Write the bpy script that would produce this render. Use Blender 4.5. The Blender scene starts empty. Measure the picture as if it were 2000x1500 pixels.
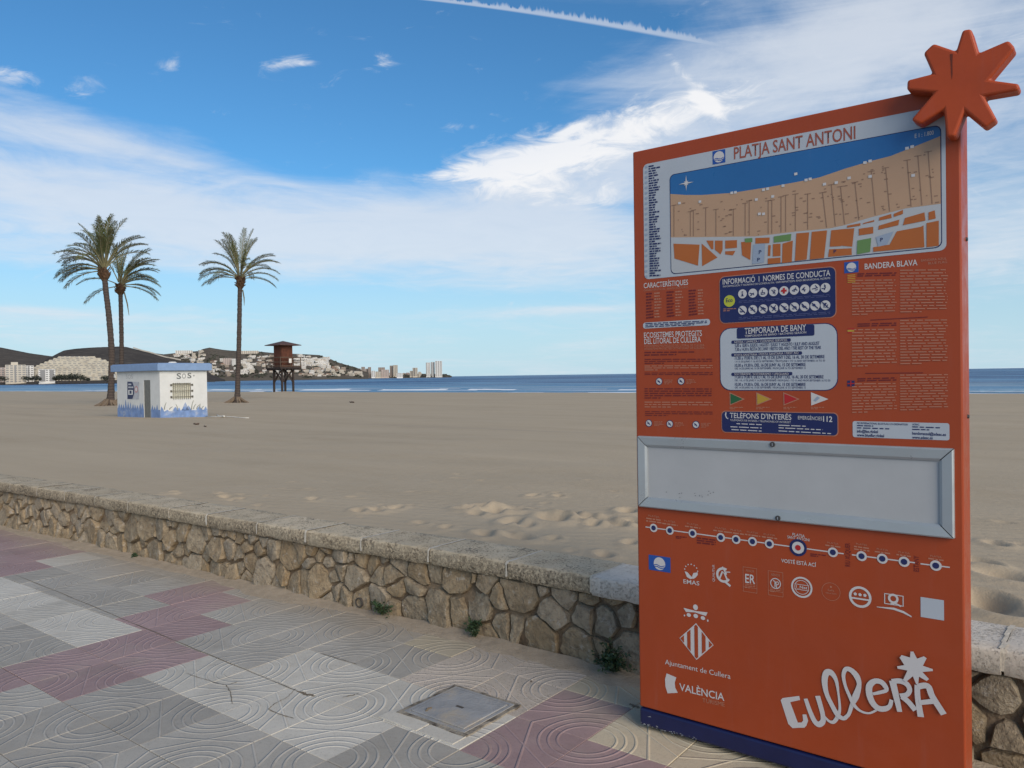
import bpy, bmesh, math, random
import numpy as np
from mathutils import Vector, Matrix, noise as mn
random.seed(7); rng = np.random.default_rng(7)
S = bpy.context.scene
COL = S.collection
# ------------------------------------------------------------------ camera
FPX, CAMH = 1530.0, 1.59
PITCH = math.atan((750 - 733.3) / FPX); ROLL = math.radians(.84)
cF = Vector((0, math.cos(PITCH), -math.sin(PITCH)))
R0 = Vector((1, 0, 0)); U0 = Vector((0, math.sin(PITCH), math.cos(PITCH)))
cR = R0 * math.cos(ROLL) - U0 * math.sin(ROLL)
cU = R0 * math.sin(ROLL) + U0 * math.cos(ROLL)
CAM = Vector((0, 0, CAMH))
cd = bpy.data.cameras.new('camera'); cam = bpy.data.objects.new('camera', cd); COL.objects.link(cam)
cd.sensor_width = 36; cd.lens = 36 * FPX / 2000; cd.clip_start = .05; cd.clip_end = 60000
m4 = Matrix.Identity(4)
for i in range(3):
    m4[i][0], m4[i][1], m4[i][2], m4[i][3] = cR[i], cU[i], -cF[i], CAM[i]
cam.matrix_world = m4
S.camera = cam
def ray(px, py):
    return cF * FPX + cR * (px - 1000) + cU * (750 - py)
def hz(px): return 733.3 - math.tan(ROLL) * (px - 1000)
# ------------------------------------------------------------------ light
SUN_AZ, SUN_EL = 150.0, 26.0
S.view_settings.view_transform = 'Standard'; S.view_settings.look = 'None'
S.view_settings.exposure = 0.66; S.view_settings.gamma = 1.0
S.view_settings.use_curve_mapping = False
sd = bpy.data.lights.new('sun', 'SUN'); sun = bpy.data.objects.new('sun', sd); COL.objects.link(sun)
sd.energy = 2.2; sd.angle = math.radians(42); sd.color = (1.0, .87, .72)
sv = Vector((math.sin(math.radians(SUN_AZ)) * math.cos(math.radians(SUN_EL)),
             math.cos(math.radians(SUN_AZ)) * math.cos(math.radians(SUN_EL)), math.sin(math.radians(SUN_EL))))
sun.rotation_euler = sv.to_track_quat('Z', 'Y').to_euler(); sun.location = (20, -20, 30)
# ------------------------------------------------------------------ node helpers
class NT:
    def __init__(s, tree):
        s.t = tree; s.n = tree.nodes; s.l = tree.links
    def put(s, sock, v):
        if v is None: return
        if isinstance(v, bpy.types.NodeSocket): s.l.new(v, sock)
        else: sock.default_value = v
    def new(s, typ, **kw):
        nd = s.n.new(typ)
        for k, v in kw.items(): setattr(nd, k, v)
        return nd
    def m(s, op, a, b=None, c=None, clamp=False):
        nd = s.n.new('ShaderNodeMath'); nd.operation = op; nd.use_clamp = clamp
        s.put(nd.inputs[0], a); s.put(nd.inputs[1], b); s.put(nd.inputs[2], c)
        return nd.outputs[0]
    def vm(s, op, a, b=None, scale=None):
        nd = s.n.new('ShaderNodeVectorMath'); nd.operation = op
        s.put(nd.inputs[0], a); s.put(nd.inputs[1], b)
        if scale is not None: s.put(nd.inputs['Scale'], scale)
        return nd.outputs['Value'] if op in ('DOT_PRODUCT', 'LENGTH', 'DISTANCE') else nd.outputs[0]
    def mix(s, f, a, b, blend='MIX'):
        nd = s.n.new('ShaderNodeMix'); nd.data_type = 'RGBA'; nd.blend_type = blend
        s.put(nd.inputs[0], f)
        for k, v in ((6, a), (7, b)):
            if isinstance(v, (tuple, list)) and len(v) == 3: v = (*v, 1)
            s.put(nd.inputs[k], v)
        return nd.outputs[2]
    def noise(s, vec, scale, detail=4, rough=.55, dist=0, out=0, dim='3D'):
        nd = s.n.new('ShaderNodeTexNoise'); nd.noise_dimensions = dim
        if vec is not None: s.l.new(vec, nd.inputs['Vector'])
        s.put(nd.inputs['Scale'], scale); s.put(nd.inputs['Detail'], detail)
        s.put(nd.inputs['Roughness'], rough); s.put(nd.inputs['Distortion'], dist)
        return nd.outputs[out]
    def ramp(s, f, lo, hi, a=0., b=1., smooth=True):
        nd = s.n.new('ShaderNodeMapRange'); nd.interpolation_type = 'SMOOTHSTEP' if smooth else 'LINEAR'
        s.put(nd.inputs[0], f); s.put(nd.inputs[1], lo); s.put(nd.inputs[2], hi); s.put(nd.inputs[3], a); s.put(nd.inputs[4], b)
        return nd.outputs[0]
    def xyz(s, v):
        nd = s.n.new('ShaderNodeSeparateXYZ'); s.l.new(v, nd.inputs[0]); return nd.outputs
    def comb(s, x, y, z):
        nd = s.n.new('ShaderNodeCombineXYZ')
        for k, v in enumerate((x, y, z)): s.put(nd.inputs[k], v)
        return nd.outputs[0]
    def bump(s, h, strength=.5, dist=.01, normal=None):
        nd = s.n.new('ShaderNodeBump'); s.put(nd.inputs['Strength'], strength); s.put(nd.inputs['Distance'], dist)
        s.l.new(h, nd.inputs['Height'])
        if normal is not None: s.l.new(normal, nd.inputs['Normal'])
        return nd.outputs[0]
# ------------------------------------------------------------------ world: sky with cirrus
W = bpy.data.worlds.new('World'); S.world = W; W.use_nodes = True
q = NT(W.node_tree); q.n.clear()
sky = q.new('ShaderNodeTexSky', sky_type='NISHITA'); sky.sun_disc = False
sky.sun_elevation = math.radians(SUN_EL); sky.sun_rotation = math.radians(SUN_AZ)
sky.altitude = 0; sky.air_density = 1.0; sky.dust_density = .35; sky.ozone_density = 2.2
tc = q.new('ShaderNodeTexCoord').outputs['Generated']
x, y, z = q.xyz(tc)
zc = q.m('MAXIMUM', z, 0.0)
az = q.m('ARCTAN2', x, y)
hyp = q.m('SQRT', q.m('ADD', q.m('MULTIPLY', x, x), q.m('MULTIPLY', y, y)))
v = q.m('DIVIDE', z, hyp)
P = q.vm('SCALE', tc, scale=q.m('DIVIDE', 1.0, q.m('ADD', zc, .07)))
def AV(px, py):
    d = ray(px, py); return math.atan2(d.x, d.y), d.z / math.hypot(d.x, d.y)
def gauss(px, py, wx, wy, rot=0.):
    a0, v0 = AV(px, py); da = q.m('SUBTRACT', az, a0); dv = q.m('SUBTRACT', v, v0)
    c, s_ = math.cos(rot), math.sin(rot)
    a = q.m('ADD', q.m('MULTIPLY', da, c), q.m('MULTIPLY', dv, s_)); b = q.m('SUBTRACT', q.m('MULTIPLY', dv, c), q.m('MULTIPLY', da, s_))
    a = q.m('DIVIDE', a, wx / FPX); b = q.m('DIVIDE', b, wy / FPX)
    e = q.m('ADD', q.m('MULTIPLY', a, a), q.m('MULTIPLY', b, b))
    return q.m('EXPONENT', q.m('MULTIPLY', e, -1.0))
# broad cirrus veil, streaked by perspective
nA = q.noise(P, .62, 10, .60, .9)
nB = q.noise(q.vm('ADD', P, (7.3, 2.1, 0)), 2.3, 9, .64, 1.2)
nS = q.noise(q.comb(q.m('ADD', q.m('MULTIPLY', az, 3.2), q.m('MULTIPLY', v, 4.)), q.m('MULTIPLY', v, 26.), 1.7), 1.0, 7, .62, .8)
cov = q.m('ADD', .05, q.m('MULTIPLY', q.noise(q.vm('ADD', P, (3.3, 9.1, 4.)), .23, 2, .5), .22))
for (px, py, wx, wy, rot, wgt) in [
        (620, 440, 700, 70, -.05, .34), (1000, 470, 330, 75, -.1, .26), (40, 330, 360, 85, -.22, .22), (300, 302, 170, 13, -.17, .12), (120, 225, 260, 45, -.2, .26), (1420, 140, 330, 90, .15, .20), (1080, 165, 150, 30, .15, .14), (100, 480, 300, 26, 0, .16),
        (1150, 350, 260, 70, .22, .30), (1560, 210, 430, 130, .22, .13), (1950, 250, 260, 300, 0, .18), (1650, 90, 380, 75, .1, .10),
        (1150, 175, 190, 38, .1, .16), (1100, 604, 330, 12, .03, .26), (60, 608, 150, 9, -.04, .24), (1950, 480, 160, 50, 0, .1),
        (380, 90, 700, 140, 0, -.58), (740, 235, 420, 80, -.05, -.38), (1020, 120, 260, 100, 0, -.22), (1230, 40, 300, 60, 0, -.10), (300, 660, 500, 40, 0, .06),
        (150, 560, 420, 28, 0, -.26), (620, 585, 500, 24, -.03, -.30), (1990, 600, 220, 60, 0, -.2), (1100, 660, 500, 40, 0, -.1)]:
    cov = q.m('ADD', cov, q.m('MULTIPLY', gauss(px, py, wx, wy, rot), wgt))
nn = q.m('ADD', q.m('ADD', q.m('MULTIPLY', nA, .62), q.m('MULTIPLY', nB, .38)), q.m('MULTIPLY', q.m('SUBTRACT', nS, .5), .45))
veil = q.ramp(q.m('ADD', nn, cov), .52, 1.08)
# brighter flocky heads
pf = None
for (px, py, wx, wy, rot, wgt) in [(865, 340, 55, 13, .12, .30), (960, 325, 105, 42, .1, .36), (1090, 315, 170, 60, .2, .33), (1230, 245, 200, 45, .3, .27), (1130, 385, 150, 26, -.05, .24), (1400, 215, 160, 40, .2, .2),
        (328, 128, 30, 18, .4, .34), (582, 118, 44, 14, .2, .31), (545, 126, 40, 12, .2, .2), (752, 113, 24, 16, .2, .30), (160, 168, 26, 22, .7, .25), (12, 150, 34, 18, 0, .27), (900, 248, 36, 9, .1, .22), (1340, 150, 70, 13, -.95, .27), (1390, 205, 34, 14, -.9, .3), (1120, 250, 34, 10, .4, .27), (1990, 120, 120, 60, 0, .16)]:
    g = q.m('MULTIPLY', gauss(px, py, wx, wy, rot), wgt)
    pf = g if pf is None else q.m('ADD', pf, g)
AVv = q.comb(q.m('SUBTRACT', az, q.m('MULTIPLY', v, .5)), q.m('MULTIPLY', v, 2.3), 0.0)
nC = q.noise(AVv, 15, 10, .66, 1.1)
puff = q.ramp(q.m('ADD', nC, pf), .60, 1.02)
# aircraft trail: v = quadratic in az
pts = [AV(835, -2), AV(1290, 66), AV(1730, 166)]
cf = np.polyfit([p_[0] for p_ in pts], [p_[1] for p_ in pts], 2)
fv = q.m('ADD', q.m('MULTIPLY', q.m('ADD', q.m('MULTIPLY', az, float(cf[0])), float(cf[1])), az), float(cf[2]))
dvv = q.m('SUBTRACT', v, fv)
sc = q.noise(q.comb(q.m('MULTIPLY', az, 150.), q.m('MULTIPLY', v, 20.), 0.), 1.0, 3, .65)
fine = q.m('MULTIPLY', q.ramp(az, .05, .34, 1., .2), q.m('SUBTRACT', sc, .42))
up = q.ramp(dvv, -.0005, .0005)
wd = q.m('ADD', .0023, q.m('MULTIPLY', q.m('MULTIPLY', fine, up), .020))
wd = q.m('MULTIPLY', wd, q.ramp(az, -.12, .25, .75, 1.35))
tr = q.ramp(q.m('DIVIDE', q.m('ABSOLUTE', dvv), q.m('MAXIMUM', wd, .0012)), .3, 1.7, 1., 0.)
tr = q.m('MULTIPLY', tr, q.ramp(az, .28, .47, 1., 0.))
tr = q.m('MULTIPLY', tr, q.ramp(az, -.6, -.2, 0., .8))
dens = q.m('SUBTRACT', 1.0, q.m('MULTIPLY', q.m('SUBTRACT', 1.0, q.m('MULTIPLY', veil, .78)), q.m('SUBTRACT', 1.0, q.m('MULTIPLY', puff, .9))))
dens = q.m('MAXIMUM', dens, q.m('MULTIPLY', tr, .62), clamp=True)
horiz = q.ramp(v, 0.0, .26, .86, 0.)           # milky air low over the sea
skc = q.mix(1.0, sky.outputs[0], (.43, .84, 1.08), 'MULTIPLY')
skc = q.mix(horiz, skc, (4.6, 6.1, 7.1))
cl = q.mix(q.m('MAXIMUM', puff, q.m('MULTIPLY', nB, .5)), (5.7, 6.2, 6.9), (7.9, 7.9, 8.0))
out = q.mix(dens, skc, cl)
bg = q.new('ShaderNodeBackground'); q.l.new(out, bg.inputs[0]); bg.inputs[1].default_value = .075
wo = q.new('ShaderNodeOutputWorld'); q.l.new(bg.outputs[0], wo.inputs[0])
# ------------------------------------------------------------------ axes of the promenade
AX = math.radians(38); E1 = Vector((-math.cos(AX), math.sin(AX), 0)); E2 = Vector((math.sin(AX), math.cos(AX), 0)); RZ = -AX
def ts(t, s, z=0.): return E1 * t + E2 * s + Vector((0, 0, z))
def ground(px, py, z=0.):
    d = ray(px, py); k = (z - CAMH) / d.z; return CAM + d * k
def to_ts(p): return p.dot(E1), p.dot(E2)
# ------------------------------------------------------------------ mesh builder
class MB:
    def __init__(s): s.v = []; s.f = []; s.m = []
    def poly(s, pts, mi=0):
        b = len(s.v); s.v += [tuple(p) for p in pts]; s.f.append(tuple(range(b, b + len(pts)))); s.m.append(mi)
    def box(s, x0, x1, y0, y1, z0, z1, mi=0):
        b = len(s.v)
        s.v += [(x, y, z) for z in (z0, z1) for y in (y0, y1) for x in (x0, x1)]
        for f in ((0, 2, 3, 1), (4, 5, 7, 6), (0, 1, 5, 4), (1, 3, 7, 5), (3, 2, 6, 7), (2, 0, 4, 6)):
            s.f.append(tuple(b + i for i in f)); s.m.append(mi)
        return s
    def beam(s, a, b_, w, h=None, mi=0, up=(0, 0, 1)):
        a = Vector(a); b_ = Vector(b_); d = (b_ - a).normalized(); h = h or w
        r = d.cross(Vector(up))
        if r.length < 1e-4: r = d.cross(Vector((1, 0, 0)))
        r.normalize(); u = r.cross(d)
        k = len(s.v)
        for p in (a, b_):
            for (i, j) in ((-1, -1), (1, -1), (1, 1), (-1, 1)): s.v.append(tuple(p + r * (w / 2 * i) + u * (h / 2 * j)))
        for f in ((3, 2, 1, 0), (4, 5, 6, 7), (0, 1, 5, 4), (1, 2, 6, 5), (2, 3, 7, 6), (3, 0, 4, 7)):
            s.f.append(tuple(k + i for i in f)); s.m.append(mi)
        return s
    def tube(s, pts, rad, n=10, mi=0, cap=True, jit=0.):
        k = len(s.v); N = len(pts); pts = [Vector(p) for p in pts]
        for i, p in enumerate(pts):
            d = (pts[min(i + 1, N - 1)] - pts[max(i - 1, 0)]).normalized()
            r = d.cross(Vector((0.31, .95, .05)))
            if r.length < 1e-3: r = d.cross(Vector((1, 0, 0)))
            r.normalize(); u = r.cross(d); R = rad[i] if hasattr(rad, '__len__') else rad
            for j in range(n):
                a = 2 * math.pi * j / n; RR = R * (1 + random.uniform(-jit, jit))
                s.v.append(tuple(p + r * math.cos(a) * RR + u * math.sin(a) * RR))
        for i in range(N - 1):
            for j in range(n):
                s.f.append((k + i * n + j, k + i * n + (j + 1) % n, k + (i + 1) * n + (j + 1) % n, k + (i + 1) * n + j)); s.m.append(mi)
        if cap:
            s.f.append(tuple(k + j for j in range(n))[::-1]); s.m.append(mi)
            s.f.append(tuple(k + (N - 1) * n + j for j in range(n))); s.m.append(mi)
        return s
    def prism(s, pts, y0, y1, mi=0):
        """pts = (x,z) outline counter-clockwise seen from -y; y0 front, y1 back"""
        n = len(pts); k = len(s.v)
        s.v += [(p[0], y0, p[1]) for p in pts] + [(p[0], y1, p[1]) for p in pts]
        s.f.append(tuple(range(k, k + n))); s.m.append(mi)
        s.f.append(tuple(range(k + n, k + 2 * n))[::-1]); s.m.append(mi)
        for i in range(n):
            j = (i + 1) % n
            s.f.append((k + j, k + i, k + n + i, k + n + j)); s.m.append(mi)
        return s
    def mesh(s, name, mats, smooth=False, off=None):
        me = bpy.data.meshes.new(name)
        vv = s.v if off is None else [(p[0] - off[0], p[1] - off[1], p[2] - off[2]) for p in s.v]
        me.from_pydata(vv, [], s.f)
        for m_ in (mats if isinstance(mats, (list, tuple)) else [mats]): me.materials.append(m_)
        if any(s.m): me.polygons.foreach_set('material_index', s.m)
        if smooth: me.polygons.foreach_set('use_smooth', [True] * len(me.polygons))
        me.update(); return me
    def obj(s, name, mats, parent=None, smooth=False, off=None, bevel=0., seg=2):
        o = bpy.data.objects.new(name, s.mesh(name, mats, smooth, off)); COL.objects.link(o)
        if parent is not None: o.parent = parent
        elif off is not None: o.location = off
        if bevel:
            b = o.modifiers.new('bevel', 'BEVEL'); b.width = bevel; b.segments = seg; b.limit_method = 'ANGLE'
        return o
def empty(name, loc, rz=0., label=None, cat=None, group=None):
    o = bpy.data.objects.new(name, None); COL.objects.link(o); o.location = loc; o.rotation_euler = (0, 0, rz); o.empty_display_size = .2
    if label: tag(o, label, cat, group)
    return o
def tag(o, label, cat, group=None):
    o['label'] = label; o['category'] = cat
    if group: o['group'] = group
    return o
def inst(o, name, parent=None, loc=None, rot=None, scale=None):
    c = o.copy(); c.name = name; COL.objects.link(c); c.parent = parent
    if loc is not None: c.location = loc
    if rot is not None: c.rotation_euler = rot
    if scale is not None: c.scale = scale
    return c
def mobj(name, me, parent=None, loc=(0, 0, 0), rot=(0, 0, 0), scale=None):
    o = bpy.data.objects.new(name, me); COL.objects.link(o); o.parent = parent; o.location = loc; o.rotation_euler = rot
    if scale: o.scale = scale if hasattr(scale, '__len__') else (scale,) * 3
    return o
# ------------------------------------------------------------------ materials
def mat(name, col, rough=.7, var=.18, scale=6., bump=0., bscale=40., spec=.5, metal=0., col2=None, c2scale=2., c2lo=.5, c2hi=.7, coord='Object', bdist=.01, sheen=None):
    m_ = bpy.data.materials.new(name); m_.use_nodes = True; t = NT(m_.node_tree); b = t.n['Principled BSDF']
    co = t.new('ShaderNodeTexCoord').outputs[coord]
    n1 = t.noise(co, scale, 5, .6)
    c = t.mix(t.ramp(n1, .3, .7, smooth=False), tuple(k * (1 - var) for k in col), tuple(min(1, k * (1 + var)) for k in col))
    if col2 is not None:
        c = t.mix(t.ramp(t.noise(co, c2scale, 6, .65), c2lo, c2hi), c, col2)
    t.l.new(c, b.inputs['Base Color']); b.inputs['Roughness'].default_value = rough; b.inputs['Metallic'].default_value = metal
    b.inputs['Specular IOR Level'].default_value = spec
    if bump: t.l.new(t.bump(t.noise(co, bscale, 5, .6), bump, bdist), b.inputs['Normal'])
    return m_
def flat(name, col, rough=.45, spec=.4):
    m_ = bpy.data.materials.new(name); m_.use_nodes = True; b = m_.node_tree.nodes['Principled BSDF']
    b.inputs['Base Color'].default_value = (*col, 1); b.inputs['Roughness'].default_value = rough; b.inputs['Specular IOR Level'].default_value = spec
    return m_
# ------------------------------------------------------------------ beach terrain
ZP = [(-50, .40), (3.9, .40), (6, .36), (9, .27), (13, .12), (19, -.05), (27, -.14), (34, -.2), (52, -.30), (70, -.42), (75, -.46), (79, -.72), (90, -1.55), (110, -2.6), (400, -9)]
zs_s = np.array([p[0] for p in ZP], float); zs_z = np.array([p[1] for p in ZP], float)
_ss = np.arange(-50, 400, .25); _zz = np.interp(_ss, zs_s, zs_z)
_k = np.ones(13) / 13.; _zz = np.convolve(np.pad(_zz, 6, 'edge'), _k, 'valid')
SEA = -1.5
bumps = []          # (t, s, amp, rt, rs, rot)
def zsand0(t, s): return np.interp(s, _ss, _zz)
def sand_hit(px, py, z0=.2):
    d = ray(px, py); z = z0
    for _ in range(60):
        k = (z - CAMH) / d.z; p = CAM + d * k; t, s = to_ts(p); z = .5 * z + .5 * float(zsand(np.array([t]), np.array([s]))[0])
    return Vector((p.x, p.y, z))
def zsand(t, s):
    z = zsand0(t, s)
    z = z + .035 * np.sin(t * .31 + s * .12) * np.sin(s * .37 - t * .05) * np.clip((s - 6) / 10, 0, 1) * np.clip((74 - s) / 20, 0, 1)
    z = z + .012 * np.sin(t * 1.3 + 2 * np.sin(s * .7)) * np.sin(s * 1.1 + t * .4) * np.clip((s - 4) / 4, 0, 1)
    for (bt, bs, a, rt, rs, ro) in bumps:
        dt, ds = t - bt, s - bs
        c, sn = math.cos(ro), math.sin(ro)
        u, w = (dt * c + ds * sn) / rt, (ds * c - dt * sn) / rs
        e = u * u + w * w
        if a < 0: z = z + np.where(e < 12, a * np.exp(-e) - a * .55 * np.exp(-((np.sqrt(e) - 1.55) / .55) ** 2), 0)
        else: z = z + a * np.exp(-e)
    return z
# the mound under the tower, and the scuffed footprints near the wall
_d = ray(554, 764.5); tw = CAM + _d * (85. / _d.y); _t, _s = to_ts(tw)
bumps.append((_t, _s, tw.z - float(zsand(np.array([_t]), np.array([_s]))[0]), 7.0, 4.5, .3))
hutc = sand_hit(313.3, 816)
for (px, py, sz) in [(440, 972, 1), (430, 966, .8), (470, 975, .7), (520, 968, .6), (700, 998, 1.2), (735, 997, 1.3), (770, 993, 1.1), (905, 996, 1.3), (935, 992, 1.4), (960, 1000, 1.5), (985, 994, 1.2), (1008, 996, 1.2), (930, 1004, 1.),
        (1000, 1020, 1.5), (1025, 1024, 1.3), (1078, 1014, 1.6), (1110, 1005, 1.2), (1100, 1012, 1.1), (1150, 1013, 1.2), (1180, 1014, 1.3), (1205, 1022, 1.1), (1225, 999, 1.2), (1235, 1020, 1.2), (1160, 1022, .9), (945, 1044, 1.), (1010, 1050, 1.1), (1080, 1052, .8), (1180, 1084, 1.),
        (1945, 1063, 1.2), (1915, 1100, 1.1), (1960, 1127, 1.3), (1940, 1185, 1.6), (1925, 1180, 1.2), (1040, 968, .8), (1090, 969, .8), (340, 962, .9), (360, 981, .8), (610, 975, .8), (870, 1030, .8), (1200, 960, .7), (820, 1022, .9), (1230, 1060, 1.0)]:
    p = sand_hit(px, py); t, s = to_ts(p); k = random.uniform(.85, 1.25) * sz
    bumps.append((t, s, -.030 * k, .095 * k, .052 * k, random.uniform(.2, 1.4)))
for (px, py, sz) in [(955, 993, 1.3), (1080, 1008, 1.2), (1180, 1017, 1.2)]:
    p = sand_hit(px, py); bumps.append((*to_ts(p), .010 * sz, .16 * sz, .10 * sz, random.uniform(0, 1)))
RB_ = random.Random(15)
for k in range(75):
    t_, s_ = RB_.uniform(-.8, 8.2), 4.3 + 4. * RB_.random() ** 1.3; k_ = RB_.uniform(.5, 1.)
    bumps.append((t_, s_, -.014 * k_, .085 * k_, .05 * k_, RB_.uniform(0, 3)))
def seg(*parts):
    o = []
    for a, b, d in parts: o += list(np.arange(a, b, d))
    return np.array(o)
tt = seg((-120, -40, 8), (-40, -10, 2), (-10, -2, .4), (-2, 8.5, .035), (8.5, 14, .12), (14, 60, .7), (60, 160, 3), (160, 700, 20))
sg = seg((3.80, 8.2, .035), (8.2, 14, .12), (14, 60, .6), (60, 95, .5), (95, 131, 5))
T2, S2 = np.meshgrid(tt, sg, indexing='ij')
Z2 = zsand(T2.ravel(), S2.ravel())
X2 = T2.ravel() * E1.x + S2.ravel() * E2.x; Y2 = T2.ravel() * E1.y + S2.ravel() * E2.y
co = np.stack([X2, Y2, Z2], 1)
nt, ns = len(tt), len(sg)
idx = np.arange(nt * ns).reshape(nt, ns)
fc = np.stack([idx[:-1, :-1], idx[:-1, 1:], idx[1:, 1:], idx[1:, :-1]], -1).reshape(-1, 4)
me = bpy.data.meshes.new('beach_sand')
me.vertices.add(len(co)); me.vertices.foreach_set('co', co.astype(np.float32).ravel())
me.loops.add(fc.size); me.loops.foreach_set('vertex_index', fc.astype(np.int32).ravel())
me.polygons.add(len(fc)); me.polygons.foreach_set('loop_start', np.arange(0, fc.size, 4, dtype=np.int32)); me.polygons.foreach_set('loop_total', np.full(len(fc), 4, np.int32))
me.polygons.foreach_set('use_smooth', [True] * len(fc)); me.update(calc_edges=True)
ms = bpy.data.materials.new('sand'); ms.use_nodes = True; q = NT(ms.node_tree); b = q.n['Principled BSDF']
gp = q.new('ShaderNodeNewGeometry').outputs['Position']
tcoord = q.vm('DOT_PRODUCT', gp, tuple(E1)); scoord = q.vm('DOT_PRODUCT', gp, tuple(E2))
st = q.comb(q.m('MULTIPLY', tcoord, .10), q.m('MULTIPLY', scoord, .55), 0.)
c = q.mix(q.ramp(q.noise(st, 1.0, 5, .6, .5), .3, .7, smooth=False), (.405, .322, .218), (.49, .396, .275))
c = q.mix(q.ramp(q.noise(gp, 1.4, 6, .7), .35, .75), c, (.455, .367, .256))
c = q.mix(q.m('MULTIPLY', q.ramp(q.noise(gp, 120., 2, .8), .55, .75), .35), c, (.30, .25, .2))
track = q.noise(q.comb(q.m('MULTIPLY', tcoord, .03), q.m('MULTIPLY', scoord, 1.6), 3.0), 1.0, 3, .6)
c = q.mix(q.m('MULTIPLY', q.ramp(track, .58, .68), q.m('MULTIPLY', q.ramp(scoord, 12., 18.), .45)), c, (.345, .285, .22))
c = q.mix(q.m('MULTIPLY', q.ramp(scoord, 73., 77.), .8), c, (.20, .175, .15))
q.l.new(c, b.inputs['Base Color']); b.inputs['Roughness'].default_value = .95; b.inputs['Specular IOR Level'].default_value = .1
rip = q.new('ShaderNodeTexWave', wave_type='BANDS', bands_direction='X'); q.l.new(q.comb(q.m('ADD', scoord, q.m('MULTIPLY', tcoord, .35)), tcoord, 0.), rip.inputs[0])
rip.inputs['Scale'].default_value = 1.9; rip.inputs['Distortion'].default_value = 6.; rip.inputs['Detail'].default_value = 3
hgt = q.m('ADD', q.m('MULTIPLY', rip.outputs['Fac'], .25), q.m('ADD', q.m('MULTIPLY', q.noise(gp, 9, 6, .65), 1.2), q.m('MULTIPLY', q.noise(gp, 90, 3, .7), .22)))
q.l.new(q.bump(hgt, .55, .016), b.inputs['Normal'])
me.materials.append(ms)
sand = bpy.data.objects.new('beach_sand', me); COL.objects.link(sand); sand['kind'] = 'structure'
# ------------------------------------------------------------------ sea
mw = bpy.data.materials.new('sea_water'); mw.use_nodes = True; q = NT(mw.node_tree); b = q.n['Principled BSDF']
gp = q.new('ShaderNodeNewGeometry').outputs['Position']
tcoord = q.vm('DOT_PRODUCT', gp, tuple(E1)); scoord = q.vm('DOT_PRODUCT', gp, tuple(E2))
ld = q.m('LOGARITHM', q.m('MAXIMUM', q.m('SUBTRACT', scoord, 60.), 1.), 2.718)
swn = q.noise(q.comb(q.m('MULTIPLY', tcoord, .003), q.m('MULTIPLY', ld, 5.5), 0.), 1.0, 4, .65, .5)
deep = q.mix(q.ramp(swn, .46, .56), (.012, .068, .185), (.13, .285, .44))
shal = q.mix(q.ramp(swn, .45, .55), (.36, .50, .57), (.10, .25, .40))
c = q.mix(q.ramp(scoord, 100., 260.), shal, deep)
q.l.new(c, b.inputs['Base Color']); b.inputs['Roughness'].default_value = .38; b.inputs['Specular IOR Level'].default_value = .22; b.inputs['IOR'].default_value = 1.33
wv = q.comb(q.m('MULTIPLY', tcoord, .05), q.m('MULTIPLY', scoord, .22), 0.)
h1 = q.noise(wv, 1.0, 5, .6, .3); h2 = q.noise(gp, .9, 4, .6)
q.l.new(q.bump(q.m('ADD', q.m('MULTIPLY', h1, 1.6), q.m('MULTIPLY', h2, .25)), 1.0, 1.6), b.inputs['Normal'])
sm = MB(); a0 = [-3000, -600, -200, 0, 200, 600, 3000, 30000]; 
tl = [-40000, -3000, -600, -100, 100, 400, 1000, 4000, 40000]; sl = [86, 120, 200, 400, 1000, 4000, 45000]
for i in range(len(tl) - 1):
    for j in range(len(sl) - 1):
        sm.poly([ts(tl[i], sl[j], SEA), ts(tl[i], sl[j + 1], SEA), ts(tl[i + 1], sl[j + 1], SEA), ts(tl[i + 1], sl[j], SEA)][::-1])
sea = sm.obj('sea', mw); sea['kind'] = 'structure'
for p in sea.data.polygons:
    if p.normal.z < 0: p.flip()
# low breakers: rounded swells with foam on the crest
mfoam = mat('foam', (.78, .80, .80), .8, .08, 3.)
mswell = mw
def breaker(s0, t0, t1, h, w, foam):
    me_ = MB(); fo = MB(); n = int((t1 - t0) / 3.0); prof = [(-1.0, 0), (-.55, .35), (-.2, .9), (0, 1.), (.25, .8), (.6, .35), (1.0, 0)]
    rows = []
    for i in range(n + 1):
        t = t0 + (t1 - t0) * i / n; e = math.sin(math.pi * i / n) ** .5
        k = mn.noise(Vector((t * .03, s0, 0))); so = s0 + 2.5 * mn.noise(Vector((t * .02, s0 * 2, 5)))
        hh = h * e * (.6 + .8 * abs(k)); rows.append([ts(t, so + p[0] * w, SEA - .02 + p[1] * hh) for p in prof])
    for i in range(n):
        for j in range(len(prof) - 1):
            me_.poly([rows[i][j], rows[i + 1][j], rows[i + 1][j + 1], rows[i][j + 1]])
            if foam and j in (0, 1, 2) and mn.noise(Vector((i * .35, s0, j * .7))) > -.12:
                fo.poly([r + Vector((0, 0, .03)) for r in (rows[i][j], rows[i + 1][j], rows[i + 1][j + 1], rows[i][j + 1])])
    o = me_.obj('wave', mswell, None, True); o['kind'] = 'stuff'; tag(o, 'low rolling wave coming in towards the beach', 'wave', 'waves along the shore')
    if fo.f:
        f_ = fo.obj('foam', mfoam, o, True); f_['kind'] = 'stuff'
for (s0, t0, t1, h, w, fm) in [(89, -60, 330, .22, 3.2, True), (95, -90, 150, .3, 3., True), (97, -40, 120, .35, 3., False), (110, -60, 90, .35, 2.5, True), (128, 20, 300, .45, 3, True), (104, 60, 380, .4, 3., True), (118, -80, 160, .5, 4, False), (140, 40, 420, .5, 5, False), (175, -60, 300, .55, 6, False)]:
    breaker(s0, t0, t1, h, w, fm)
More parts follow.
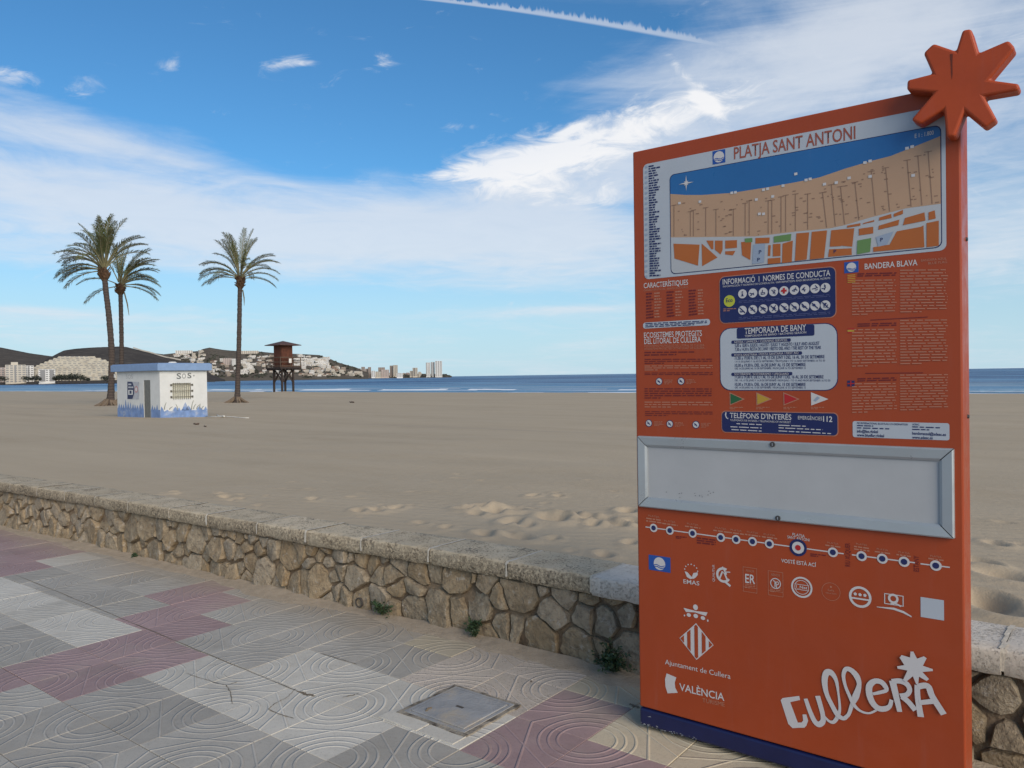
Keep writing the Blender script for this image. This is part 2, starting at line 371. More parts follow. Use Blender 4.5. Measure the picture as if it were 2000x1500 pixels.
# ------------------------------------------------------------------ promenade
WT = [(-8, 3.52), (.3, 3.545), (2., 3.57), (3.4, 3.57), (4., 3.54), (4.7, 3.49), (5.9, 3.46), (7.1, 3.43), (8.3, 3.39), (9.75, 3.30), (14, 3.05), (40, 1.2)]
def wf(t): return float(np.interp(t, [p[0] for p in WT], [p[1] for p in WT]))
TP, SP, T0, S0 = .387, .398, 1.85, 2.463
def tile_mat(name, c1, c2, speck=0., groove=None, sandy=1.):
    m_ = bpy.data.materials.new(name); m_.use_nodes = True; t = NT(m_.node_tree); b = t.n['Principled BSDF']
    uv = t.new('ShaderNodeTexCoord').outputs['UV']; g = t.new('ShaderNodeNewGeometry').outputs['Position']; rnd = t.new('ShaderNodeObjectInfo').outputs['Random']
    u, v_, _ = t.xyz(uv)
    def arcs(cx, cy):
        du, dv = t.m('SUBTRACT', u, cx), t.m('SUBTRACT', v_, cy)
        r_ = t.m('SQRT', t.m('ADD', t.m('MULTIPLY', du, du), t.m('MULTIPLY', dv, dv)))
        r_ = t.m('ADD', r_, t.m('MULTIPLY', t.m('SUBTRACT', t.noise(g, 6., 2, .5), .5), .02))
        o_ = None
        for R_ in (.33, .435, .545):
            k = t.ramp(t.m('ABSOLUTE', t.m('SUBTRACT', r_, R_)), .006, .022, 1., 0.)
            o_ = k if o_ is None else t.m('MAXIMUM', o_, k)
        return o_
    def line(x0, y0, x1, y1):
        L = math.hypot(x1 - x0, y1 - y0); nx, ny = -(y1 - y0) / L, (x1 - x0) / L
        d = t.m('ADD', t.m('MULTIPLY', u, nx), t.m('MULTIPLY', v_, ny)); d = t.m('SUBTRACT', d, x0 * nx + y0 * ny)
        return t.ramp(t.m('ABSOLUTE', d), .006, .022, 1., 0.)
    gr = t.m('MAXIMUM', arcs(0., 1.), arcs(1., 0.))
    gr = t.m('MAXIMUM', gr, t.m('MAXIMUM', line(.77, 1., .23, 0.), line(1., .77, 0., .23)))
    wear = t.ramp(t.noise(g, 2.6, 4, .6), .32, .62, .12, 1.)
    base = t.mix(t.ramp(t.noise(g, 3.2, 6, .65), .3, .72), c1, c2)
    base = t.mix(.30, base, t.mix(rnd, tuple(k * .78 for k in c1), tuple(min(1, k * 1.2) for k in c2)))
    base = t.mix(t.m('MULTIPLY', t.ramp(t.noise(g, 22., 5, .7), .5, .75), .22), base, tuple(k * .55 for k in c1))
    vo = t.new('ShaderNodeTexVoronoi'); vo.inputs['Scale'].default_value = 95. if speck else 150.; t.l.new(g, vo.inputs['Vector'])
    sp = t.ramp(vo.outputs['Distance'], .26, .40, 1., 0.)
    pick = t.ramp(t.xyz(vo.outputs['Color'])[0], .55, .6) if speck else t.ramp(t.xyz(vo.outputs['Color'])[0], .82, .86)
    base = t.mix(t.m('MULTIPLY', t.m('MULTIPLY', sp, pick), .75 if speck else .3), base, tuple(k * .28 for k in c1))
    if speck: base = t.mix(t.m('MULTIPLY', t.m('MULTIPLY', sp, t.ramp(t.xyz(vo.outputs['Color'])[1], .7, .75)), .5), base, (.6, .56, .52))
    gl = groove or tuple(min(.8, k * 1.35 + .02) for k in c2)
    base = t.mix(t.m('MULTIPLY', t.m('MULTIPLY', gr, wear), .45), base, gl)
    sc = t.vm('DOT_PRODUCT', g, tuple(E2)); tcd = t.vm('DOT_PRODUCT', g, tuple(E1))
    dr = t.m('ADD', sc, t.m('MULTIPLY', tcd, .022))
    sn = t.m('ADD', dr, t.m('MULTIPLY', t.m('SUBTRACT', t.noise(g, 1.6, 5, .6), .5), .95))
    base = t.mix(t.m('MULTIPLY', t.ramp(sn, 2.98, 3.75), .8 * sandy), base, (.36, .295, .22))
    dirt = t.ramp(t.noise(t.vm('ADD', g, (4, 7, 1)), 1.1, 6, .7), .52, .72)
    base = t.mix(t.m('MULTIPLY', dirt, .42), base, (.20, .175, .14))
    base = t.mix(t.m('MULTIPLY', t.ramp(t.noise(t.vm('ADD', g, (9, 2, 1)), 60., 4, .8), .52, .7), .3), base, tuple(k * .5 for k in c1))
    base = t.mix(t.m('MULTIPLY', t.ramp(t.noise(t.vm('ADD', g, (1, 8, 5)), 2.1, 7, .75), .5, .7), .3), base, (.40, .35, .27))
    t.l.new(base, b.inputs['Base Color']); b.inputs['Roughness'].default_value = .82; b.inputs['Specular IOR Level'].default_value = .3
    hh = t.m('ADD', t.m('MULTIPLY', gr, 1.0), t.m('ADD', t.m('MULTIPLY', t.noise(g, 160., 3, .7), .35), t.m('MULTIPLY', t.noise(g, 14., 4, .6), .4)))
    t.l.new(t.bump(hh, .75, .0050), b.inputs['Normal'])
    return m_
TM = {'g': tile_mat('grey_tile', (.335, .308, .262), (.42, .390, .335)), 'p': tile_mat('plum_tile', (.300, .205, .198), (.365, .258, .245)),
      'w': tile_mat('white_tile', (.48, .445, .375), (.575, .535, .455)), 'y': tile_mat('cream_tile', (.46, .39, .27), (.54, .47, .34), 0., None, .5),
      's': tile_mat('speckled_tile', (.44, .375, .305), (.52, .445, .365), 1., None, .3), 'd': tile_mat('dark_grey_tile', (.30, .276, .236), (.375, .347, .30))}
# base slab under and around the tiles
mpb = bpy.data.materials.new('paving_far'); mpb.use_nodes = True; q = NT(mpb.node_tree); b = q.n['Principled BSDF']
g = q.new('ShaderNodeNewGeometry').outputs['Position']
tcd, scd = q.vm('DOT_PRODUCT', g, tuple(E1)), q.vm('DOT_PRODUCT', g, tuple(E2))
iu = q.m('DIVIDE', q.m('SUBTRACT', tcd, T0), TP); iv = q.m('DIVIDE', q.m('SUBTRACT', scd, S0), SP)
ju = q.m('MINIMUM', q.m('FRACT', iu), q.m('SUBTRACT', 1., q.m('FRACT', iu))); jv = q.m('MINIMUM', q.m('FRACT', iv), q.m('SUBTRACT', 1., q.m('FRACT', iv)))
cell = q.comb(q.m('FLOOR', q.m('DIVIDE', iu, 2.)), q.m('FLOOR', q.m('DIVIDE', iv, 2.)), 0.)
wn = q.new('ShaderNodeTexWhiteNoise'); q.l.new(cell, wn.inputs[0])
c = q.mix(q.ramp(wn.outputs[0], .55, .56), (.35, .34, .31), (.345, .22, .228)); c = q.mix(q.ramp(wn.outputs[0], .8, .81), c, (.51, .49, .44))
c = q.mix(q.ramp(q.m('MINIMUM', ju, jv), .006, .014, 1., 0.), c, (.07, .062, .05))
q.l.new(c, b.inputs['Base Color']); b.inputs['Roughness'].default_value = .85
pm = MB()
for i, (ta, tb) in enumerate(zip([-300, -60, -8, 2, 12, 60], [-60, -8, 2, 12, 60, 300])):
    for (sa, sb) in ((-300, -20), (-20, 3.9)):
        pm.poly([ts(ta, sa, -.007), ts(tb, sa, -.007), ts(tb, sb, -.007), ts(ta, sb, -.007)])
prom = pm.obj('promenade', mpb); prom['kind'] = 'structure'
for p in prom.data.polygons:
    if p.normal.z < 0: p.flip()
# one shared tile mesh per colour
def tile_mesh(m_):
    bm = bmesh.new(); hx, hy = TP / 2 - .0013, SP / 2 - .0013; ch = .0025
    ring = lambda dx, z: [bm.verts.new((sx * (hx - dx), sy * (hy - dx), z)) for sx, sy in ((-1, -1), (1, -1), (1, 1), (-1, 1))]
    r0, r1, r2 = ring(0, -.03), ring(0, -ch), ring(ch, 0)
    fs = []
    for a, b_ in ((r0, r1), (r1, r2)):
        for i in range(4): fs.append(bm.faces.new((a[i], a[(i + 1) % 4], b_[(i + 1) % 4], b_[i])))
    fs.append(bm.faces.new(r2))
    uvl = bm.loops.layers.uv.new('UVMap')
    for f_ in fs:
        for lp in f_.loops: lp[uvl].uv = (lp.vert.co.x / TP + .5, lp.vert.co.y / SP + .5)
    me_ = bpy.data.meshes.new('tile'); bm.to_mesh(me_); bm.free(); me_.materials.append(m_); return me_
TMESH = {k: tile_mesh(m_) for k, m_ in TM.items()}
def tile_colour(i, j):
    t, s = T0 + (i + .5) * TP, S0 + (j + .5) * SP
    if j == 0:
        if t > 7.25: return 'p'
        if t > 5.30: return 'g'
        if t > 4.52: return 'p'
        if t > 3.75: return 'g'
        if t > 2.6: return 'w'
        if t > 1.85: return 'p' if t < 2.2 else 'w'
        return 'p'
    if j == -1:
        if t > 7.25: return 'p'
        if t > 4.90: return 'w'
        if t > 4.12: return 'p'
        if t > 2.62: return 'w'
        if t > 1.9: return 'g'
        return 'p'
    if j == -2:
        if t > 4.90: return 'g'
        if t > 4.12: return 'p'
        if t > 3.4: return 'd'
        return 'g'
    if j <= -3:
        if 4.5 < t < 4.9: return 'p'
        if t > 4.9: return 'p' if (t > 5.2 and j == -4) or (t > 6.5) else 'g'
        return 'd' if (i + j) % 3 else 'g'
    if j == 1:
        if 7.2 < t < 7.7: return 'w'
        if t > 7.7: return 'p'
        if t > 5.68: return 'g'
        if t > 4.90: return 'p'
        if t > 3.4: return 'g'
        if t > 3.0: return 'g'
        if t > 2.24: return 's'
        if t > 1.85: return 'p'
        return 'y'
    if t > 7.7: return 'p'
    if 5.3 < t < 5.7: return 'p'
    if 3.0 < t < 3.4: return 'y'
    if 2.24 < t < 3.0: return 's'
    if t < 2.24: return 'y'
    return 'g'
nt_ = 0
for i in range(-8, 24):
    for j in range(-8, 3):
        t, s = T0 + (i + .5) * TP, S0 + (j + .5) * SP
        if s - SP / 2 > wf(t) or s < .341 * t - 1.5 or s < -.6: continue
        if t < .2 and s < 1.6: continue
        o = mobj('tile', TMESH[tile_colour(i, j)], prom, ts(t, s, random.uniform(-.0012, .0012)), (random.uniform(-.003, .003), random.uniform(-.003, .003), RZ + math.pi + (math.pi / 2 if (i + j) % 2 == 0 else 0)))
        if (i + j) % 2 == 0: o.scale = (SP / TP, TP / SP, 1)
        nt_ += 1
# cut strips of pale tile beside the cover, filler of sand in the joint
mcr = mat('crack_dirt', (.16, .125, .085), .95, .3, 30.)
for (ta, tb) in ((2.29, 2.50), (2.51, 2.76)):
    m_ = MB().box(-(tb - ta) / 2, (tb - ta) / 2, -.045, .045, -.02, .004); o = m_.obj('tile', TM['w'], prom, bevel=.002); o.location = ts((ta + tb) / 2, 2.522); o.rotation_euler = (0, 0, RZ)
def strip(pxs, w, name, m_, z=.0022, parent=prom):
    P_ = [ground(*p) for p in pxs]; mb = MB(); L, R_ = [], []
    fine_ = []
    for a, b_ in zip(P_[:-1], P_[1:]):
        for k in range(6): fine_.append(a.lerp(b_, k / 6) + Vector((random.uniform(-1, 1), random.uniform(-1, 1), 0)) * w * .8)
    fine_.append(P_[-1])
    for k, p in enumerate(fine_):
        d = (fine_[min(k + 1, len(fine_) - 1)] - fine_[max(k - 1, 0)]).normalized(); n_ = Vector((-d.y, d.x, 0)); ww = w * random.uniform(.3, 1.) * (.25 if k in (0, len(fine_) - 1) else 1)
        L.append(p + n_ * ww + Vector((0, 0, z))); R_.append(p - n_ * ww + Vector((0, 0, z)))
    for k in range(len(fine_) - 1): mb.poly([R_[k], R_[k + 1], L[k + 1], L[k]])
    o = mb.obj(name, m_, parent)
    for p in o.data.polygons:
        if p.normal.z < 0: p.flip()
    return o
for pl, w in ([(362, 1315), (392, 1325), (415, 1332), (442, 1339), (450, 1352), (454, 1376)], .0028), ([(442, 1339), (465, 1332)], .003), ([(578, 1345), (560, 1363), (535, 1376), (524, 1386), (545, 1395), (575, 1404)], .0028), \
        ([(582, 1350), (600, 1357), (616, 1360)], .010), ([(25, 1121), (130, 1163), (241, 1209), (360, 1259), (502, 1318), (582, 1350)], .0035), ([(625, 1276), (665, 1288), (698, 1298)], .003), ([(668, 1362), (690, 1358), (700, 1354)], .004), ([(1232, 1374), (1246, 1384)], .012), ([(1040, 1330), (1035, 1333)], .006):
    strip(pl, w, 'crack', mcr)
# ------------------------------------------------------------------ access cover
mcov = mat('cover_metal', (.285, .285, .28), .75, .16, 9., .4, 60., .3, 0., (.38, .32, .24), 4., .48, .72)
mcon = mat('cover_mortar', (.27, .235, .185), .95, .25, 14., .9, 50., .2, 0., (.08, .065, .05), 9., .45, .62)
cc = ts(2.505, 2.765)
hat = empty('access_cover', cc, RZ, 'square grey metal access cover set in the paving, rimmed with crumbling mortar', 'access cover')
def ring(mb, a0, b0, a1, b1, z0, z1, n=9, j=.006):
    def loop(a, b_, jj):
        o = []
        for (xa, ya, xb, yb) in ((-a, -b_, a, -b_), (a, -b_, a, b_), (a, b_, -a, b_), (-a, b_, -a, -b_)):
            for k in range(n): f_ = k / n; o.append(Vector((xa + (xb - xa) * f_ + random.uniform(-jj, jj), ya + (yb - ya) * f_ + random.uniform(-jj, jj), 0)))
        return o
    O, I = loop(a0, b0, j), loop(a1, b1, j * .3); N = len(O)
    for k in range(N):
        k2 = (k + 1) % N; up = Vector((0, 0, z1)); lo = Vector((0, 0, z0))
        mb.poly([O[k] + lo, O[k2] + lo, O[k2] * .985 + up, O[k] * .985 + up]); mb.poly([O[k] * .985 + up, O[k2] * .985 + up, I[k2] + up, I[k] + up]); mb.poly([I[k] + up, I[k2] + up, I[k2] + lo, I[k] + lo])
mb = MB(); ring(mb, .218, .208, .188, .180, -.01, .006); mb.obj('surround', mcon, hat)
mb = MB(); ring(mb, .192, .184, .172, .164, -.005, .009, 9, .001); mb.obj('frame', mcov, hat)
lid = MB().box(-.167, .167, -.159, .159, -.004, .0125).obj('lid', mcov, hat, bevel=.004)
MB().box(-.022, .022, -.008, .008, .0126, .0135).obj('key_slot', mat('slot_shade', (.07, .06, .05), .95), lid)  # dark block on the lid, coloured as the shaded recess of the slot
mb = MB(); mb.tube([(-.10, -.09, .013), (-.105, -.112, .015), (-.095, -.13, .013)], .006, 6); mb.obj('lifting_eye', mcr, lid)
# ------------------------------------------------------------------ stone wall
mst = bpy.data.materials.new('wall_stone'); mst.use_nodes = True; q = NT(mst.node_tree); b = q.n['Principled BSDF']
g = q.new('ShaderNodeNewGeometry').outputs['Position']; rnd = q.new('ShaderNodeObjectInfo').outputs['Random']
c = q.mix(q.ramp(q.noise(g, 9., 6, .65, .4), .3, .72), (.235, .182, .118), (.42, .342, .24))
c = q.mix(q.ramp(rnd, .0, 1., 0., .55, False), c, q.mix(q.ramp(q.m('FRACT', q.m('MULTIPLY', rnd, 7.)), .3, .7), (.42, .355, .27), (.36, .25, .135)))
c = q.mix(q.m('MULTIPLY', q.ramp(q.noise(g, 28., 5, .7), .46, .68), .6), c, (.12, .095, .07))
c = q.mix(q.m('MULTIPLY', q.ramp(q.noise(q.vm('ADD', g, (3, 3, 3)), 17., 4, .7), .56, .7), .55), c, (.52, .47, .40))
q.l.new(c, b.inputs['Base Color']); b.inputs['Roughness'].default_value = .9; b.inputs['Specular IOR Level'].default_value = .25
q.l.new(q.bump(q.m('ADD', q.noise(g, 16., 6, .65, .3), q.m('MULTIPLY', q.noise(g, 80., 4, .7), .35)), 1., .030), b.inputs['Normal'])
mmo = mat('wall_mortar', (.225, .165, .108), .97, .3, 12., .9, 55., .15, 0., (.12, .085, .055), 7., .45, .65, 'Object', .012)
wall = empty('stone_wall', ts(3., 3.6), 0., 'low promenade wall of tan fieldstones under flat stone copings, between paving and sand', 'wall')
wb = Vector(wall.location)
CT, CB, WZ = .4975, .395, .40
def wp(t, d, z): return ts(t, wf(t) + .068 - d, z) - wb        # d = proud of the mortar plane
core = MB(); tw_ = np.arange(-8, 40.01, .10); zl = np.linspace(-.03, WZ, 7)
gridv = [[wp(t, .012 * mn.noise(Vector((t * 9, z * 9, 1))) - .004, z) for z in zl] for t in tw_]
for i in range(len(tw_) - 1):
    for j in range(len(zl) - 1): core.poly([gridv[i + 1][j], gridv[i][j], gridv[i][j + 1], gridv[i + 1][j + 1]])
    bk = [ts(tw_[i], wf(tw_[i]) + .36, WZ) - wb, ts(tw_[i + 1], wf(tw_[i + 1]) + .36, WZ) - wb]
    core.poly([gridv[i][-1], bk[0], bk[1], gridv[i + 1][-1]]); core.poly([bk[0], bk[0] - Vector((0, 0, .5)), bk[1] - Vector((0, 0, .5)), bk[1]])
core.obj('mortar', mmo, wall, True)
# fieldstones: cells of a scattered diagram, each its own mesh
R = random.Random(3); seeds = []
for k in range(9000):
    t = R.uniform(-1.4, 11.9); z = R.uniform(.01, .385); big = 1.25 if t < 3.6 else 1.0
    r_ = R.choice([.060, .078, .095, .115, .135]) * big * (.82 if z > .30 else 1.)
    if -.1 < t - 20 or (.62 < t < 1.75): r_ *= 1.15
    if all(((t - a) ** 2 + ((z - b_) * .84) ** 2) > (.5 * (r_ + c_) * 1.36) ** 2 for a, b_, c_ in seeds): seeds.append((t, z, r_))
def clip(poly, nx, nz, d):
    o = []
    for k in range(len(poly)):
        a, b_ = poly[k], poly[(k + 1) % len(poly)]; da, db = a[0] * nx + a[1] * nz - d, b_[0] * nx + b_[1] * nz - d
        if da <= 0: o.append(a)
        if (da < 0 < db) or (db < 0 < da): f_ = da / (da - db); o.append((a[0] + (b_[0] - a[0]) * f_, a[1] + (b_[1] - a[1]) * f_))
    return o
nst = 0
for (t, z, r_) in seeds:
    if nst >= 298: break
    poly = [(t - .3, -.015), (t + .3, -.015), (t + .3, WZ - .002), (t - .3, WZ - .002)]
    for (a, b_, c_) in seeds:
        if (a, b_) == (t, z) or abs(a - t) > .5: continue
        nx, nz = a - t, b_ - z; L2 = nx * nx + nz * nz; L = math.sqrt(L2); off = (L2 + r_ ** 2 - c_ ** 2) / (2 * L2)
        nx /= L; nz /= L; poly = clip(poly, nx, nz, t * nx + z * nz + off * L)
        if len(poly) < 3: break
    if len(poly) < 3: continue
    cx, cz = sum(p[0] for p in poly) / len(poly), sum(p[1] for p in poly) / len(poly)
    per = []
    for k in range(len(poly)):
        a, b_ = poly[k], poly[(k + 1) % len(poly)]; L = math.dist(a, b_); nn = max(1, int(L / .045))
        per += [(a[0] + (b_[0] - a[0]) * i / nn, a[1] + (b_[1] - a[1]) * i / nn) for i in range(nn)]
    gap = R.uniform(.003, .011)
    def shrink(p, extra):
        dx, dz = p[0] - cx, p[1] - cz; L = math.hypot(dx, dz) + 1e-6; k = max(.25, 1 - (gap + extra) / L)
        return (cx + dx * k, cz + dz * k)
    N = len(per)
    for _ in range(1): per = [tuple(per[k][i] * .74 + (per[k - 1][i] + per[(k + 1) % N][i]) * .13 for i in (0, 1)) for k in range(N)]
    per = [(p[0] + R.uniform(-.006, .006), p[1] + R.uniform(-.006, .006)) for p in per]
    tx, tz = R.uniform(-.2, .2), R.uniform(-.22, .14); dep = R.uniform(.012, .040); sd_ = R.uniform(0, 99)
    mb = MB(); rings_ = []
    for (ex, dd) in ((0, -.03), (.0, dep * .40), (.006, dep * .92), (.034, dep * 1.02)):
        rr = []
        for p in per:
            q_ = shrink(p, ex); nz_ = mn.noise(Vector((q_[0] * 14, q_[1] * 14, sd_))) * .016 if dd > 0 else 0
            rr.append(wp(q_[0], dd + nz_ + ((q_[0] - cx) * tx + (q_[1] - cz) * tz if dd > 0 else 0), q_[1]))
        rings_.append(rr)
    ctr = wp(cx, dep * 1.04 + .002, cz)
    base = wp(cx, 0, cz)
    for a, b_ in zip(rings_[:-1], rings_[1:]):
        for k in range(N): k2 = (k + 1) % N; mb.poly([a[k2], a[k], b_[k], b_[k2]])
    for k in range(N): mb.poly([rings_[-1][(k + 1) % N], rings_[-1][k], ctr])
    # weld
    bm = bmesh.new(); me_ = mb.mesh('stone', mst, True, base); bm.from_mesh(me_); bmesh.ops.remove_doubles(bm, verts=bm.verts, dist=.0002); bmesh.ops.recalc_face_normals(bm, faces=bm.faces)
    bm.to_mesh(me_); bm.free(); me_.polygons.foreach_set('use_smooth', [True] * len(me_.polygons))
    if hasattr(me_, 'set_sharp_from_angle'): me_.set_sharp_from_angle(angle=math.radians(30))
    mobj('stone', me_, wall, base); nst += 1
# coping slabs
def coping_mat(name, c1, c2, pit):
    m_ = bpy.data.materials.new(name); m_.use_nodes = True; t = NT(m_.node_tree); b = t.n['Principled BSDF']
    g = t.new('ShaderNodeNewGeometry').outputs['Position']; nz = t.xyz(t.new('ShaderNodeNewGeometry').outputs['Normal'])[2]
    rnd = t.new('ShaderNodeObjectInfo').outputs['Random']
    c = t.mix(t.ramp(t.noise(g, 5., 6, .65), .3, .7), c1, c2)
    c = t.mix(.35, c, t.mix(rnd, tuple(k * .85 for k in c1), tuple(k * 1.12 for k in c2)))
    p1 = t.noise(g, 62., 4, .8); p2 = t.noise(g, 6., 3, .6)
    pits = t.ramp(t.m('ADD', p1, t.m('MULTIPLY', t.m('SUBTRACT', p2, .5), .35)), .535, .63)
    c = t.mix(t.m('MULTIPLY', pits, pit), c, (.085, .072, .056))
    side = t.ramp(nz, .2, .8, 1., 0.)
    c = t.mix(t.m('MULTIPLY', t.m('MULTIPLY', side, t.ramp(t.noise(g, 48., 5, .8), .36, .58)), pit * .75), c, (.10, .082, .06))  # pitted side faces, with their shade put into the colour too
    c = t.mix(t.m('MULTIPLY', t.ramp(t.noise(g, 3.3, 5, .7), .5, .7), .35), c, (.45, .39, .29))
    t.l.new(c, b.inputs['Base Color']); b.inputs['Roughness'].default_value = .93; b.inputs['Specular IOR Level'].default_value = .2
    t.l.new(t.bump(t.m('ADD', t.m('MULTIPLY', pits, -1.), t.noise(g, 35., 5, .7)), .7, .006), b.inputs['Normal'])
    return m_
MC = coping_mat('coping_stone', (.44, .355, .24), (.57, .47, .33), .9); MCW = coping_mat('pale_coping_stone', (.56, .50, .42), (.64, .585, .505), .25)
mjo = mat('joint_mortar', (.54, .48, .385), .95, .15, 20., .5, 60.)
cj = [-8, -6.8, -5.6, -4.4, -3.2, -2., -1.4, -.82, -.22, .378, .98, 1.58, 2.27, 2.85, 3.48, 4.08, 4.63, 5.20, 5.87, 6.43, 7.12, 7.72, 8.33, 8.9, 9.5, 10.1, 10.7, 11.3, 11.9, 12.5, 13.1, 14, 16, 19, 22, 26, 30, 35, 40]
for k, (ta, tb) in enumerate(zip(cj[:-1], cj[1:])):
    ta += .005; tb -= .005; nx_ = max(2, int((tb - ta) / .05)) if tb < 14 else 3; ys = [0, .012, .1, .2, .3, .358, .37]; zsl = [CB, CB + .02, .45, CT - .012, CT]
    mb = MB(); dz = random.uniform(-.003, .003); do = random.uniform(-.006, .006); base = ts((ta + tb) / 2, wf((ta + tb) / 2)) - wb
    def cp(t, y, z, e=1.):
        n_ = Vector((t * 20, y * 20, z * 20)); a = .0035 * mn.noise(n_) + .002 * mn.noise(n_ * 3)
        w_ = .008 * max(0, mn.noise(Vector((t * 7, 3, k)))) if z == CB else 0
        return ts(t, wf(t) + do + y + a * (1 if y < .2 else -1), z + dz + a + w_) - wb
    xs = np.linspace(ta, tb, nx_ + 1); prof = [(.012, CB), (0, CB + .02), (0, .45), (.002, CT - .012), (.012, CT), (.1, CT), (.2, CT), (.3, CT), (.36, CT), (.37, CT - .012), (.372, CB)]
    rows = [[cp(t, y, z) for (y, z) in prof] for t in xs]
    for i in range(nx_):
        for j in range(len(prof) - 1): mb.poly([rows[i + 1][j], rows[i][j], rows[i][j + 1], rows[i + 1][j + 1]])
        mb.poly([rows[i][0], rows[i + 1][0], rows[i + 1][-1], rows[i][-1]])
    mb.poly(rows[0]); mb.poly(rows[-1][::-1])
    me_ = mb.mesh('coping_slab', MCW if (-.9 < ta < 2.2) else MC, True, base); bm = bmesh.new(); bm.from_mesh(me_); bmesh.ops.remove_doubles(bm, verts=bm.verts, dist=.0004); bmesh.ops.recalc_face_normals(bm, faces=bm.faces); bm.to_mesh(me_); bm.free()
    if hasattr(me_, 'set_sharp_from_angle'): me_.set_sharp_from_angle(angle=math.radians(50))
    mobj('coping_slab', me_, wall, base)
    if tb < 13:
        mb = MB(); tj = tb + .005; w_ = random.uniform(.006, .014)
        for a, b_ in zip(prof[1:9], prof[2:10]):
            q4 = [ts(tj + e * w_ * random.uniform(.35, 1.5), wf(tj) + p[0] - .0015 * (p[1] < CT), p[1] + .0030 * (p[1] >= CT - .001)) - wb for e, p in ((-1, a), (1, a), (1, b_), (-1, b_))]
            mb.poly(q4[::-1])
        mb.obj('joint', mjo, wall)
# drain pipe
dp = to_ts(ground(682, 1196))
mb = MB(); pc = wp(dp[0], 0, .045)
for (r1, r2) in ((.034, .034),):
    mb.tube([pc + E2 * .10, pc - E2 * .035], [.034, .034], 14, 0, False); mb.tube([pc + E2 * .10, pc - E2 * .035], [.028, .028], 14, 0, False)
    k = len(mb.v) - 14; 
    for j in range(14): mb.f.append((14 + j, 14 + (j + 1) % 14, k + (j + 1) % 14, k + j)); mb.m.append(0)
mb.poly([pc + E2 * .06 + (E1 * math.cos(a) + Vector((0, 0, 1)) * math.sin(a)) * .028 for a in np.linspace(0, 2 * math.pi, 12, endpoint=False)])
mb.obj('drain_pipe', mat('pipe_dark', (.06, .052, .045), .9), wall)
# sand blown against the foot of the wall
mb = MB(); tl_ = np.arange(-2, 13, .07)
def drift(t): return max(0., .012 + .022 * mn.noise(Vector((t * 1.1, 4, 0))) + .012 * mn.noise(Vector((t * 5, 9, 0))))
for ta, tb in zip(tl_[:-1], tl_[1:]):
    for k in range(5):
        def pt(t, kk): 
            f_ = kk / 5; w_ = .10 + 5 * drift(t); return ts(t, wf(t) + .05 - w_ * f_, .0025 + drift(t) * (1 - f_) ** 2 - (.006 if kk == 5 else 0))
        mb.poly([pt(tb, k), pt(ta, k), pt(ta, k + 1), pt(tb, k + 1)])
me_ = mb.mesh('sand_drift', mat('drift_sand', (.385, .315, .235), .97, .15, 14., .8, 70., .1), True); bm = bmesh.new(); bm.from_mesh(me_); bmesh.ops.remove_doubles(bm, verts=bm.verts, dist=.0004); bmesh.ops.recalc_face_normals(bm, faces=bm.faces); bm.to_mesh(me_); bm.free()
dr_ = bpy.data.objects.new('sand_drift', me_); COL.objects.link(dr_); dr_['kind'] = 'stuff'; tag(dr_, 'blown sand lying along the foot of the stone wall', 'sand')
# weeds in the joint of wall and paving
mwd = [mat('weed_leaf', (.030, .060, .022), .6, .4, 20.), mat('weed_stem', (.09, .10, .05), .7)]
def weed(px, py, n, h, w, label):
    p = ground(px, py, .0); t, s = to_ts(p); s = wf(t) + .01; base = ts(t, s, .0); e = empty('weed', base, 0., label, 'weed', 'weeds along the wall foot')
    lf, stm = MB(), MB()
    for i in range(n):
        a = random.uniform(0, 2 * math.pi); sp_ = random.uniform(.1, 1); tip = Vector((0, 0, 0)) + E1 * math.cos(a) * w * sp_ - E2 * abs(math.sin(a)) * w * .75 * sp_ + Vector((0, 0, h * random.uniform(.25, 1.) * (1 - .45 * sp_)))
        mid = tip * .5 + Vector((0, 0, h * .22)); stm.tube([(0, 0, 0), mid, tip], [.0022, .0016, .0008], 4)
        for k in range(13):
            f_ = random.uniform(.15, 1.); c_ = (mid * (f_ * 2) if f_ < .5 else mid.lerp(tip, f_ * 2 - 1)) + Vector((random.uniform(-1, 1), random.uniform(-1, 1), random.uniform(-1, 1))) * .006
            d = Vector((random.uniform(-1, 1), random.uniform(-1, 1), random.uniform(-.3, .9))).normalized(); sd_ = d.cross(Vector((random.uniform(-1, 1), random.uniform(-1, 1), random.uniform(-1, 1)))).normalized(); L = random.uniform(.012, .026)
            lf.poly([c_, c_ + d * L * .5 + sd_ * L * .3, c_ + d * L, c_ + d * L * .5 - sd_ * L * .3])
    for v_ in range(len(lf.v)): lf.v[v_] = (lf.v[v_][0], lf.v[v_][1], max(.004, lf.v[v_][2]))
    lf.obj('leaves', mwd[0], e); stm.obj('stem', mwd[1], e)
weed(755, 1200, 30, .15, .11, 'small dark weed at the wall foot beside the drain pipe')
weed(930, 1246, 30, .17, .09, 'upright green weed at the wall foot in front of a tall pale stone')
weed(1192, 1320, 60, .20, .14, 'bushiest green weed at the wall foot close to the orange panel')
weed(280, 1086, 8, .05, .05, 'tiny weed tuft at the far stretch of the wall foot')
